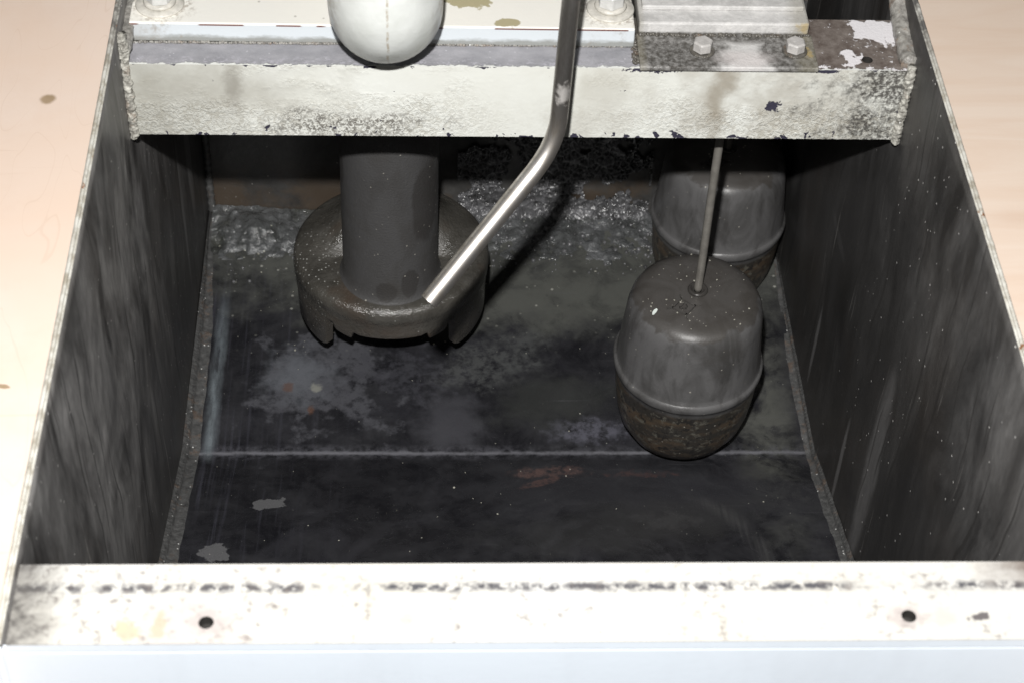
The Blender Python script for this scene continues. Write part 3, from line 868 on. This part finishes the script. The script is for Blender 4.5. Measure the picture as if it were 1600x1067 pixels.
# front rail; bolt holes are capped below, walls and cap painted dark for shade
def plate_with_holes(bm, x0, x1, y0, y1, z0, z1, holes, r):
    """top sheet, bottom sheet, sides and hole walls"""
    n = 20
    xs = sorted([x0] + [hx + s_ * r * 1.6 for hx, hy in holes for s_ in (-1, 1)] + [x1])
    for z, in ((z1,), (z0,)):
        for i in range(len(xs) - 1):
            a, b = xs[i], xs[i + 1]
            h = [q for q in holes if a < q[0] < b]
            if not h:
                v = [bm.verts.new(p) for p in ((a, y0, z), (b, y0, z), (b, y1, z), (a, y1, z))]
                bm.faces.new(v)
            else:
                hx, hy = h[0]
                inner = [bm.verts.new((hx + r * math.cos(2 * math.pi * k / n), hy + r * math.sin(2 * math.pi * k / n), z)) for k in range(n)]
                outer = []
                for k in range(n):
                    c_, s_ = math.cos(2 * math.pi * k / n), math.sin(2 * math.pi * k / n)
                    tx = (b - hx) / c_ if c_ > 1e-6 else ((a - hx) / c_ if c_ < -1e-6 else 1e9)
                    ty = (y1 - hy) / s_ if s_ > 1e-6 else ((y0 - hy) / s_ if s_ < -1e-6 else 1e9)
                    t = min(tx, ty)
                    outer.append(bm.verts.new((hx + c_ * t, hy + s_ * t, z)))
                for k in range(n):
                    j = (k + 1) % n
                    bm.faces.new((inner[k], inner[j], outer[j], outer[k]))
                # corners
                for cx_, cy_ in ((a, y0), (a, y1), (b, y0), (b, y1)):
                    best = sorted(range(n), key=lambda k: (outer[k].co.x - cx_) ** 2 + (outer[k].co.y - cy_) ** 2)
                    for k in range(n):
                        j = (k + 1) % n
                        p, q = outer[k].co, outer[j].co
                        on_x = lambda u: abs(u.x - cx_) < 1e-7
                        on_y = lambda u: abs(u.y - cy_) < 1e-7
                        if (on_x(p) and on_y(q) and not on_y(p) and not on_x(q)) or (on_y(p) and on_x(q) and not on_x(p) and not on_y(q)):
                            cv = bm.verts.new((cx_, cy_, z))
                            bm.faces.new((outer[k], cv, outer[j]))
    for hx, hy in holes:
        A = [bm.verts.new((hx + r * math.cos(2 * math.pi * k / n), hy + r * math.sin(2 * math.pi * k / n), z1)) for k in range(n)]
        B = [bm.verts.new((v.co.x, v.co.y, z0)) for v in A]
        for k in range(n):
            bm.faces.new((A[k], A[(k + 1) % n], B[(k + 1) % n], B[k])).material_index = 1
        g = bm.faces.new(B)
        g.material_index = 1
    for (a, b) in (((x0, y0), (x1, y0)), ((x1, y0), (x1, y1)), ((x1, y1), (x0, y1)), ((x0, y1), (x0, y0))):
        v = [bm.verts.new(p) for p in ((*a, z0), (*b, z0), (*b, z1), (*a, z1))]
        bm.faces.new(v)

bm = bmesh.new()
plate_with_holes(bm, 0.0025, W + 0.05, YR, 0.0, -0.007, 0.0, [(0.1082, -0.0398), (0.4944, -0.0377)], 0.0042)
bmesh.ops.remove_doubles(bm, verts=bm.verts[:], dist=1e-6)
rail = link('front_rail', bm, [MT['rail'], MT['hole']], tank)
bm = bmesh.new()
box(bm, -0.012, W + 0.05, YR + 0.0003, YR + 0.0060, -0.16, -0.0072)
link('front_skirt', bm, MT['rail'], tank, bevel=0.002, seg=3)
# cross beam: a channel with its web facing the camera
YBM = 0.4925
ZT, ZB = -0.0322, -0.0998
beam_bm = bmesh.new()
bm = beam_bm
NX, NZ = 640, 60
def face_pt(x, z):
    low = min(1, max(0, (-0.055 - z) / 0.02))
    side = 0.25 + min(1, max(0, (0.27 - x) / 0.06)) * 0.7 + min(1, max(0, (x - 0.33) / 0.15))
    m = max(0.0, fbm((x * 0.6, 0, z * 1.3), 26, 3) + 0.15 + low * 0.55) * side
    lump = max(0.0, fbm((x, 0, z), 270, 3, 4.0))
    return Vector((x, YBM - 0.0005 * min(1.3, m) * lump, z))
V = [[None] * (NZ + 1) for _ in range(NX + 1)]
for i in range(NX + 1):
    x = 0.002 + (W - 0.004) * i / NX
    rag = 0.0003 * fbm((x, 3, 0), 160, 3)
    for k in range(NZ + 1):
        z = ZT + (ZB - ZT) * k / NZ
        p = face_pt(x, z)
        if k == NZ:
            p.z += rag * 0.6
        V[i][k] = bm.verts.new(p)
for i in range(NX):
    for k in range(NZ):
        bm.faces.new((V[i][k], V[i + 1][k], V[i + 1][k + 1], V[i][k + 1]))
# bottom flange and back of web
x0, x1 = 0.002, W - 0.002
prof = [(YBM, ZB), (0.556, ZB), (0.556, ZB + 0.006), (YBM + 0.006, ZB + 0.006), (YBM + 0.006, ZT - 0.006)]
P0 = [bm.verts.new((x0, a, b)) for a, b in prof]
P1 = [bm.verts.new((x1, a, b)) for a, b in prof]
for a in range(len(prof) - 1):
    bm.faces.new((P0[a], P0[a + 1], P1[a + 1], P1[a]))
beam = link('cross_beam', bm, MT['bar'], tank, smooth=True)
bm = bmesh.new()
plate_with_holes(bm, 0.0015, W - 0.0015, YBM + 0.0002, 0.5564, ZT - 0.006, ZT, [(0.5648, 0.5055)], 0.0042)
bmesh.ops.remove_doubles(bm, verts=bm.verts[:], dist=1e-6)
bt = link('beam_flange', bm, [MT['bartop'], MT['hole']], beam)
# lumpy paint-covered weld columns at both ends of the beam
def lumpy(pts, r, mat, name, parent, amp=0.35, sc=160, n=18, lo=0.25):
    bm = bmesh.new()
    rings = sweep(bm, pts, r, n)
    for ring, p in zip(rings, pts):
        p = Vector(p)
        for v in ring:
            c = v.co.copy()
            v.co = c + (c - p) * (amp * fbm(c, sc, 4) + lo * fbm(c, 90, 2, 3.0))
    return link(name, bm, mat, parent, smooth=True)
lumpy([(0.0035, YBM - 0.0005, -0.004 - 0.098 * i / 180) for i in range(181)], 0.0036, MT['weldb'], 'weld_seam', tank, 0.45, 230, 36, 0.35)
lumpy([(W - 0.0035, YBM - 0.0005, -0.028 - 0.074 * i / 160) for i in range(161)], 0.0034, MT['weldb'], 'weld_seam', tank, 0.45, 230, 36, 0.35)
lumpy([(W - 0.004, YBM + 0.004 + 0.085 * i / 50, -0.030 + 0.020 * (i / 50) ** 2) for i in range(51)], 0.0075, MT['weldp'], 'weld_seam', tank, 0.12, 200, 24, 0.08)
lumpy([(0.003, YBM + 0.004 + 0.06 * i / 50, -0.022) for i in range(51)], 0.0055, MT['weldp'], 'weld_seam', tank, 0.2, 170)

# ------------------------------------------------------------------ white mounting plate + bolts
plate = thing('mounting_plate', 'thick white painted plate lying on the cross beam behind the white elbow', 'plate', (0.196, 0.70, -0.032))
bm = bmesh.new()
vs = [(0.0045, 0.5200, ZT + 0.0006), (0.3865, 0.5175, ZT + 0.0006), (0.3865, 0.862, ZT + 0.0006), (0.0045, 0.862, ZT + 0.0006)]
tp = [(0.0045, 0.5225, -0.0161), (0.3865, 0.5200, -0.0161), (0.3865, 0.862, -0.0161), (0.0045, 0.862, -0.0161)]
A = [bm.verts.new(v) for v in vs]
B = [bm.verts.new(v) for v in tp]
bm.faces.new(A); bm.faces.new(B)
for k in range(4):
    bm.faces.new((A[k], A[(k + 1) % 4], B[(k + 1) % 4], B[k]))
link('plate_body', bm, MT['plate'], plate, bevel=0.0012, seg=3)
bm = bmesh.new()
for i in range(260):
    x = 0.006 + 0.378 * i / 260 + random.uniform(-.0006, .0006)
    r = random.uniform(0.0009, 0.0017)
    m4 = Matrix.Translation((x, 0.5190 + random.uniform(-0.0006, 0.0006), ZT + 0.0006))
    bmesh.ops.create_icosphere(bm, subdivisions=1, radius=r, matrix=m4)
link('sealant_bead', bm, MT['weldp'], plate, smooth=True)

def hexhead(bm, c, across, h, ang=0.0, dome=0.3):
    R = across / 2 / math.cos(math.pi / 6)
    pts = [(c[0] + R * math.cos(ang + k * math.pi / 3), c[1] + R * math.sin(ang + k * math.pi / 3)) for k in range(6)]
    lo = [bm.verts.new((x, y, c[2])) for x, y in pts]
    hi = [bm.verts.new((x, y, c[2] + h * 0.85)) for x, y in pts]
    ch = [bm.verts.new((c[0] + (x - c[0]) * 0.87, c[1] + (y - c[1]) * 0.87, c[2] + h)) for x, y in pts]
    bm.faces.new(lo); bm.faces.new(ch)
    for A_, B_ in ((lo, hi), (hi, ch)):
        for k in range(6):
            bm.faces.new((A_[k], A_[(k + 1) % 6], B_[(k + 1) % 6], B_[k]))

def washer(bm, c, ro, ri, h):
    lathe(bm, [(ri, 0), (ro - h * 0.4, 0), (ro, h * 0.4), (ro - h * 0.35, h), (ri, h), (ri, 0)], c, 48)

def big_bolt(c, label, ang):
    b = thing('hex_bolt', label, 'bolt', c, 'white painted bolts on the mounting plate')
    bm = bmesh.new(); washer(bm, c, 0.0185, 0.006, 0.0022); link('flat_washer', bm, MT['washer'], b, smooth=True)
    bm = bmesh.new(); washer(bm, (c[0], c[1], c[2] + 0.0023), 0.0125, 0.005, 0.003); link('spring_washer', bm, MT['washer'], b, smooth=True)
    bm = bmesh.new(); hexhead(bm, (c[0], c[1], c[2] + 0.0054), 0.0185, 0.0115, ang); link('bolt_head', bm, MT['bolt'], b, bevel=0.0008)
    return b
big_bolt((0.0259, 0.5447, -0.0160), 'white painted bolt on two washers beside the left tank wall', 0.15)
big_bolt((0.3690, 0.5447, -0.0160), 'white painted bolt on two washers between the bent tube and the grey bracket', 0.55)

# ------------------------------------------------------------------ grey bracket
br = thing('steel_bracket', 'grimy grey steel bracket bolted to the cross beam right of the bent tube', 'bracket', (0.457, 0.53, ZT))
bm = bmesh.new()
box(bm, 0.3888, 0.5245, 0.4885, 0.5300, ZT + 0.0006, -0.0275)
link('bracket_foot', bm, MT['bracket'], br, bevel=0.0009)
bm = bmesh.new()
nx = 60
def ztop(x): return -0.0165
box(bm, 0.3905, 0.5215, 0.5292, 0.66, ZT + 0.0008, -0.0168)
link('bracket_block', bm, MT['bracket'], br, bevel=0.0016)
bm = bmesh.new()
box(bm, 0.3935, 0.5190, 0.5450, 0.68, -0.0167, -0.0125)
link('cover_strip', bm, MT['bracket'], br, bevel=0.001)
bm = bmesh.new()
for i in range(190):
    x = 0.391 + 0.133 * random.random()
    r = random.uniform(0.0008, 0.0019)
    bmesh.ops.create_icosphere(bm, subdivisions=1, radius=r, matrix=Matrix.Translation((x, 0.5282 + random.uniform(-0.0012, 0.0006), -0.0272 + random.uniform(-0.0004, 0.0008))))
for i in range(120):
    r = random.uniform(0.0008, 0.0018)
    bmesh.ops.create_icosphere(bm, subdivisions=1, radius=r, matrix=Matrix.Translation((0.3865 + random.uniform(-0.002, 0.0022), random.uniform(0.497, 0.545), ZT + random.uniform(0.0, 0.002))))
link('dirt_crust', bm, m_weld('black_crust', (0.045, 0.04, 0.035), (0.16, 0.15, 0.13), 0.3, True), br, smooth=True)

def small_bolt(c, label, ang):
    b = thing('bracket_bolt', label, 'bolt', c, 'grey bolts on the bracket foot')
    bm = bmesh.new(); washer(bm, c, 0.0098, 0.004, 0.0015); link('flat_washer', bm, m_w, b, smooth=True)
    bm = bmesh.new(); hexhead(bm, (c[0], c[1], c[2] + 0.0017), 0.0135, 0.0082, ang); link('bolt_head', bm, MT['gbolt'], b, bevel=0.0007)
m_w = m_weld('grimy_washer', (0.05, 0.045, 0.04), (0.16, 0.15, 0.13), 0.3, True)
small_bolt((0.4375, 0.5085, -0.0274), 'grey hex bolt with a pink tinge nearer the bent tube on the bracket', 0.25)
small_bolt((0.5085, 0.5090, -0.0274), 'grey hex bolt nearest the rusty brown end of the beam', 0.52)

# ------------------------------------------------------------------ white elbow
bm = bmesh.new()
EC = Vector((0.1985, 0.4700, 0.0245))
ER = 0.0415
rings = []
n = 48
ctrl = [(EC.x, 0.80, EC.z + 0.004), (EC.x, EC.y + 0.018, EC.z + 0.004), (EC.x, EC.y + 0.0005, EC.z + 0.022), (EC.x, EC.y - 0.002, 0.30)]
path = []
path += [Vector((EC.x, 0.80 - 0.29 * i / 6, EC.z)) for i in range(6)]
for k in range(17):
    a = math.pi / 2 * k / 16
    path.append(Vector((EC.x, EC.y + 0.030 - 0.030 * math.sin(a), EC.z + 0.030 - 0.030 * math.cos(a))))
path += [Vector((EC.x, EC.y, EC.z + 0.030 + 0.05 * i)) for i in range(1, 5)]
sweep(bm, path, ER, n)
elb = link('pipe_elbow', bm, MT['elbow'], None, smooth=True)
tag(elb, 'rounded white painted pipe elbow hanging over the left half of the beam', 'pipe')

# ------------------------------------------------------------------ pump
PX, PY = 0.1955, 0.6915
pump = thing('sump_pump', 'dark cast iron pump column on a round slotted casing above the tank bottom', 'pump', (PX, PY, -0.50))
colY = 0.6560
bm = bmesh.new()
cp = [(0.0435, -0.030), (0.0450, -0.10), (0.0455, -0.28), (0.0458, -0.386), (0.0466, -0.3935), (0.0485, -0.3985), (0.0520, -0.4015), (0.046, -0.4050)]
lathe(bm, [(q * 0.975, z_) for q, z_ in cp], (PX, colY, 0), 96)
link('column', bm, MT['column'], pump, smooth=True)

# casing: dished top, rounded edge, skirt whose lower edge has tabs and notches
def top_ring(r, z, a):
    return r, z
bm = bmesh.new()
NA = 288
def low(a):
    """lower edge height of the skirt by azimuth (0 = towards camera)"""
    d = math.degrees(a)
    d = (d + 180) % 360 - 180
    ad = abs(d)
    if ad < 19: return -0.4655
    if ad < 21: return -0.4655 + (ad - 19) * 0.0006
    if ad < 23: return -0.4640
    if ad < 24.5: return -0.4715
    if ad < 34: return -0.4715 + (ad - 25) * 0.0003
    if ad < 36: return -0.4670
    if ad < 42.0: return -0.4610
    if ad < 46:
        return -0.4960 - (ad - 42.0) * 0.0011
    if ad < 100:
        t = (ad - 46) / 54
        return -0.5004 + 0.003 * t
    if ad < 126: return -0.460
    return -0.468
rings = []
def prow(fr, fz, fr0=None):
    row = []
    for i in range(NA):
        a = 2 * math.pi * i / NA
        r, z = fr(a) * 0.96, fz(a) + 0.030
        # azimuth 0 points at the camera (-y)
        row.append(bm.verts.new((PX + r * math.sin(a), PY - r * math.cos(a), z)))
    rings.append(row)
def inner_r(a):
    return 0.052
# top surface slopes up a little towards the column
def bk(a):
    return max(0.0, -math.cos(a) * 0.75 + 0.25)
prow(lambda a: 0.015, lambda a: -0.4300 + 0.085 * bk(a))
prow(lambda a: 0.040, lambda a: -0.4300 + 0.070 * bk(a))
prow(lambda a: 0.055, lambda a: -0.4295 + 0.034 * bk(a))
prow(lambda a: 0.068, lambda a: -0.4290 + 0.017 * bk(a))
prow(lambda a: 0.080, lambda a: -0.4290 + 0.006 * bk(a))
prow(lambda a: 0.0882, lambda a: -0.4293)
prow(lambda a: 0.0922, lambda a: -0.4303)
prow(lambda a: 0.0952, lambda a: -0.4324)
prow(lambda a: 0.0970, lambda a: -0.4352)
prow(lambda a: 0.0978, lambda a: -0.4385)
prow(lambda a: 0.0980, lambda a: -0.4445)
prow(lambda a: 0.0972, lambda a: -0.4462)
prow(lambda a: 0.0974, lambda a: -0.4515)
prow(lambda a: 0.0958, lambda a: -0.4525)
prow(lambda a: 0.0958, lambda a: -0.4590)
prow(lambda a: 0.0960 - max(0, (-0.49 - low(a))) * 0.12, lambda a: low(a) + 0.0015)
prow(lambda a: 0.0952 - max(0, (-0.49 - low(a))) * 0.16, lambda a: low(a))
prow(lambda a: 0.0860, lambda a: low(a))
prow(lambda a: 0.0860, lambda a: -0.4560)
prow(lambda a: 0.030, lambda a: -0.4560)
for A, B in zip(rings, rings[1:]):
    for i in range(NA):
        j = (i + 1) % NA
        bm.faces.new((A[i], A[j], B[j], B[i]))
casing = link('pump_casing', bm, MT['casing'], pump, smooth=True)
es = casing.modifiers.new('edge', 'EDGE_SPLIT')
es.split_angle = math.radians(50)
# ------------------------------------------------------------------ floats
FPROF = [(0.0, 0.0895), (0.018, 0.0894), (0.034, 0.0889), (0.044, 0.0877), (0.0510, 0.0852), (0.0560, 0.0810), (0.0592, 0.0745), (0.0610, 0.066), (0.0624, 0.050),
         (0.0642, 0.030), (0.0656, 0.014), (0.0662, 0.0092), (0.0668, 0.0080), (0.0683, 0.0072), (0.0689, 0.0045), (0.0687, 0.001), (0.0677, -0.0015),
         (0.0662, -0.0025), (0.0656, -0.010), (0.0645, -0.030), (0.0622, -0.050), (0.0580, -0.067), (0.0500, -0.082), (0.038, -0.091), (0.018, -0.0955), (0, -0.096)]
def make_float(label, c):
    f = thing('float_ball', label, 'float', (c[0], c[1], c[2] - 0.086), 'float switches in the tank')
    bm = bmesh.new()
    lathe(bm, FPROF, c, 120, fn=lambda r_, z_, a_: (r_ * (1 + 0.010 * fbm((math.cos(a_) + c[0] * 9, math.sin(a_), z_ * 12), 1.6, 3)), z_ + 0.0006 * fbm((math.cos(a_) * r_ * 30, math.sin(a_) * r_ * 30, c[0] * 9), 1.0, 3)))
    sh = link('float_shell', bm, MT['float'], f, smooth=True)
    t = c[2] + 0.0895
    bm = bmesh.new()
    lathe(bm, [(0.0040, -0.001), (0.0088, -0.001), (0.0092, 0.0012), (0.0084, 0.0026), (0.0064, 0.0028), (0.0058, 0.0012), (0.0040, 0.0010)], (c[0], c[1], t), 40)
    link('collar', bm, MT['collar'], f, smooth=True)
    bm = bmesh.new()
    rp = [(c[0], c[1], t + 0.0005), (c[0], c[1], t + 0.1), (c[0] + 0.0005, c[1], t + 0.2), (c[0] + 0.001, c[1] + 0.001, -0.055)]
    rp = [(c[0], c[1], t + 0.0003)] + [(c[0] + 0.00015 * math.sin(i), c[1], t + 0.004 + ( -0.055 - t) * i / 12) for i in range(13)]
    sweep(bm, rp, 0.0036, 16)
    link('rod', bm, MT['rod'], f, smooth=True)
    # embossed maker's mark: a square within a square and a letter, corner ticks
    bm = bmesh.new()
    def seg2(p, q, w_, h_):
        p = Vector((*p, 0)); q = Vector((*q, 0))
        d = (q - p).normalized(); nn = Vector((-d.y, d.x, 0)) * w_ / 2
        p = p - d * w_ / 2; q = q + d * w_ / 2
        lo = [bm.verts.new(v) for v in (p - nn, q - nn, q + nn, p + nn)]
        hi = [bm.verts.new(v.co * 0.999 + Vector((0, 0, h_))) for v in lo]
        bm.faces.new(lo); bm.faces.new(hi)
        for k in range(4):
            bm.faces.new((lo[k], lo[(k + 1) % 4], hi[(k + 1) % 4], hi[k]))
    for s_, w_ in ((0.0070, 0.0012), ):
        cs = [(-s_, -s_), (s_, -s_), (s_, s_), (-s_, s_)]
        for k in range(4):
            seg2(cs[k], cs[(k + 1) % 4], w_, 0.0018)
        for q in cs:
            seg2((q[0] * 1.15, q[1] * 1.15), (q[0] * 1.5, q[1] * 1.5), 0.0010, 0.0018)
    dpt = [(-0.0022, -0.0030), (-0.0022, 0.0030), (0.0008, 0.0030), (0.0024, 0.0016), (0.0024, -0.0016), (0.0008, -0.0030)]
    for k in range(6):
        seg2(dpt[k], dpt[(k + 1) % 6], 0.0009, 0.0017)
    Rm = Matrix.Translation((c[0] - 0.0145, c[1] - 0.0215, t - 0.0001)) @ Matrix.Rotation(math.radians(-38), 4, 'Z')
    bmesh.ops.transform(bm, matrix=Rm, verts=bm.verts[:])
    link('embossed_mark', bm, MT['emblem'], sh)
    return f
make_float('dark steel float in front, its rod rising behind the beam, white chip on its shoulder', (0.4705, 0.556, -0.417))
make_float('dark steel float behind, half hidden by the front float, touching the right wall corner', (0.5270, 0.790, -0.449))

# ------------------------------------------------------------------ bent tube
bm = bmesh.new()
tp_ = smooth_path([(0.334, 0.424, 0.34), (0.3235, 0.424, -0.050), (0.2300, 0.345, -0.1345)], 0.028, 18)
rings = sweep(bm, tp_, 0.0075, 28, caps=False, rf=lambda i, p: 0.0063 if p.z > 0 else 0.0063 + min(0.0008, -p.z * 0.01))
end = rings[-1]
ctr = tp_[-1]
inn = [bm.verts.new(ctr + (v.co - ctr) * 0.78) for v in end]
dr = (tp_[-2] - tp_[-1]).normalized()
ins = [bm.verts.new(v.co + dr * 0.012) for v in inn]
for k in range(28):
    j = (k + 1) % 28
    bm.faces.new((end[k], end[j], inn[j], inn[k]))
    bm.faces.new((inn[k], inn[j], ins[j], ins[k]))
bm.faces.new(ins)
bm.faces.new(rings[0])
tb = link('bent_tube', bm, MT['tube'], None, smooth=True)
es = tb.modifiers.new('edge', 'EDGE_SPLIT')
es.split_angle = math.radians(45)
tag(tb, 'bent shiny metal tube hanging in front of the beam, its lower end angled left', 'tube')

# ------------------------------------------------------------------ sludge, foam, crumbs
def sl_h(x, y):
    back = max(0.0, (y - 0.765) / (YB - 0.765))
    e = 0.020 * fbm((x, y, 0), 14, 4) + 0.010 * fbm((x, y, 1), 60, 3)
    left = max(0.0, 1 - x / 0.19)
    right = max(0.0, 1 - abs(x - 0.37) / 0.14) * 0.35
    h = (back + e * 6 - 0.35) * (0.006 + 0.012 * left + 0.008 * right)
    h += 0.0038 * fbm((x, y, 4), 70, 5) * (1 if h > 0 else 0)
    # raised lump near the left corner
    h += 0.010 * math.exp(-(((x - 0.05) / 0.03) ** 2 + ((y - 0.84) / 0.02) ** 2)) + 0.006 * math.exp(-(((x - 0.105) / 0.03) ** 2 + ((y - 0.825) / 0.012) ** 2))
    return h
bm = bmesh.new()
grid(bm, 0.004, W - 0.004, 300, 0.745, YB - 0.001, 64, lambda x, y: (x, y, floor_z(x, y) - 0.0006 + max(-0.0015, sl_h(x, y))))
sg = link('sludge', bm, MT['sludge'], None, smooth=True)
tag(sg, 'wet grey sludge spread on the tank bottom along the back wall', 'sludge', 'stuff')

bm = bmesh.new()
def bubble(c, r, sub=2):
    bmesh.ops.create_icosphere(bm, subdivisions=sub, radius=r, matrix=Matrix.Translation(c))
def lace(p, sc):
    d = mnoise.voronoi(Vector(p) * sc)[0]
    e = d[1] - d[0]
    return max(0.0, 1 - e / 0.30)
# lacy froth clinging to the back wall: cells with raised walls
NXF, NZF = 300, 170
FV = {}
def fdens(x, z):
    return fbm((x, 0, z), 30, 4, 2.0) * 0.9 + 0.42 - abs(x - 0.365) * 3.4 - max(0.0, z + 0.395) * 8 + 0.15 * math.exp(-((z + 0.505) / 0.012) ** 2)
for i in range(NXF + 1):
    for k in range(NZF + 1):
        x = 0.262 + 0.205 * i / NXF
        z = ZF + 0.004 + 0.150 * k / NZF
        sc = 95 + 60 * fbm((x, 1, z), 14, 2)
        h = max(lace((x, 0.3, z), 110), 0.7 * lace((x, 0.9, z), 240))
        y = YB - 0.0008 - 0.0042 * h - 0.002 * max(0, fbm((x, 2, z), 50, 3))
        if z < -0.50:
            y -= ((-0.50 - z) / 0.022) ** 2 * 0.012
        FV[i, k] = (fdens(x, z), (x, y, z))
FB = {}
def fv(i, k):
    if (i, k) not in FB:
        FB[i, k] = bm.verts.new(FV[i, k][1])
    return FB[i, k]
for i in range(NXF):
    for k in range(NZF):
        if FV[i, k][0] > 0:
            bm.faces.new((fv(i, k), fv(i + 1, k), fv(i + 1, k + 1), fv(i, k + 1)))
for i in range(420):
    x = 0.262 + 0.205 * random.random()
    z = ZF + 0.006 + 0.14 * random.random()
    if fdens(x, z) < 0.05:
        continue
    r = random.choice((0.0005, 0.0006, 0.0008, 0.0010, 0.0014))
    bubble((x, YB - 0.004 - 0.003 * random.random(), z), r, 1)
for i in range(260):
    x = 0.255 + 0.215 * random.random()
    t = random.random() ** 1.5
    y = YB - 0.006 - 0.085 * t
    r = random.choice((0.0005, 0.0007, 0.0010, 0.0010, 0.0014, 0.0022)) * random.uniform(0.8, 1.2)
    bubble((x, y, floor_z(x, y) + max(0, sl_h(x, y)) + r * 0.4), r, 2)
for i in range(30):
    x = 0.02 + 0.09 * random.random()
    y = 0.76 + 0.09 * random.random()
    r = random.choice((0.0005, 0.0007, 0.0010, 0.0018))
    bubble((x, y, floor_z(x, y) + max(0, sl_h(x, y)) + r * 0.3), r)
fo = link('foam', bm, MT['foam'], None, smooth=True)
tag(fo, 'dark wet foam clinging to the back wall and the sludge below', 'foam', 'stuff')

bm = bmesh.new()
def crumb(x, y, z, r):
    m4 = Matrix.Translation((x, y, z)) @ Matrix.Rotation(random.random() * 6, 4, 'Z') @ Matrix.Diagonal((random.uniform(0.6, 1.6), random.uniform(0.6, 1.2), random.uniform(0.4, 0.8), 1))
    bmesh.ops.create_icosphere(bm, subdivisions=1, radius=r, matrix=m4)
for i in range(430):
    x = random.uniform(0.03, 0.57)
    y = random.uniform(0.36, 0.82)
    if random.random() > 0.25 + 0.6 * (y > 0.66) + 0.5 * (x > 0.54):
        continue
    r = random.choice((0.0002, 0.0003, 0.0003, 0.0004, 0.0005, 0.0006, 0.0010))
    crumb(x, y, floor_z(x, y) + r * 0.3 + (max(0, sl_h(x, y)) if y > 0.745 else 0), r)
def ftop(rr):
    for (r0, z0), (r1, z1) in zip(FPROF, FPROF[1:]):
        if r0 <= rr <= r1:
            return z0 + (z1 - z0) * (rr - r0) / (r1 - r0)
    return 0.08
for (cx, cy, cz, nn) in ((0.4705, 0.556, -0.417, 80), (0.527, 0.79, -0.449, 20)):
    for i in range(nn):
        a = random.random() * 6.283
        rr = 0.052 * math.sqrt(random.random())
        if fbm((math.cos(a) * rr, math.sin(a) * rr, cx), 45, 2) < -0.1 and random.random() < 0.8: continue
        if rr < 0.010: continue
        r = random.choice((0.0003, 0.0004, 0.0005, 0.0006, 0.0009))
        crumb(cx + rr * math.cos(a), cy + rr * math.sin(a), cz + ftop(rr) + r * 0.3, r)
cr = link('crumbs', bm, MT['crumb'], None)
tag(cr, 'tiny pale crumbs of dirt scattered over the tank bottom and the floats', 'dirt', 'stuff')

bm = bmesh.new()
out = [(-0.0034, -0.0012), (-0.0022, -0.0021), (0.0012, -0.0012), (0.0036, 0.0004), (0.0034, 0.0020), (0.0008, 0.0022), (-0.0020, 0.0008)]
lo = [bm.verts.new((x, y, 0)) for x, y in out]
hi = [bm.verts.new((x * 0.95, y * 0.95, 0.0006)) for x, y in out]
bm.faces.new(lo); bm.faces.new(hi)
for k in range(len(out)):
    bm.faces.new((lo[k], lo[(k + 1) % len(out)], hi[(k + 1) % len(out)], hi[k]))
bmesh.ops.transform(bm, matrix=Matrix.Translation((0.4705 - 0.0405, 0.556 - 0.026, -0.417 + 0.0880)) @ Matrix.Rotation(math.radians(10), 4, 'X') @ Matrix.Rotation(math.radians(-16), 4, 'Y') @ Matrix.Rotation(0.5, 4, 'Z'), verts=bm.verts[:])
ch = link('paint_chip', bm, MT['chip'], None)
tag(ch, 'small white paint chip lying on the shoulder of the front float', 'paint chip')
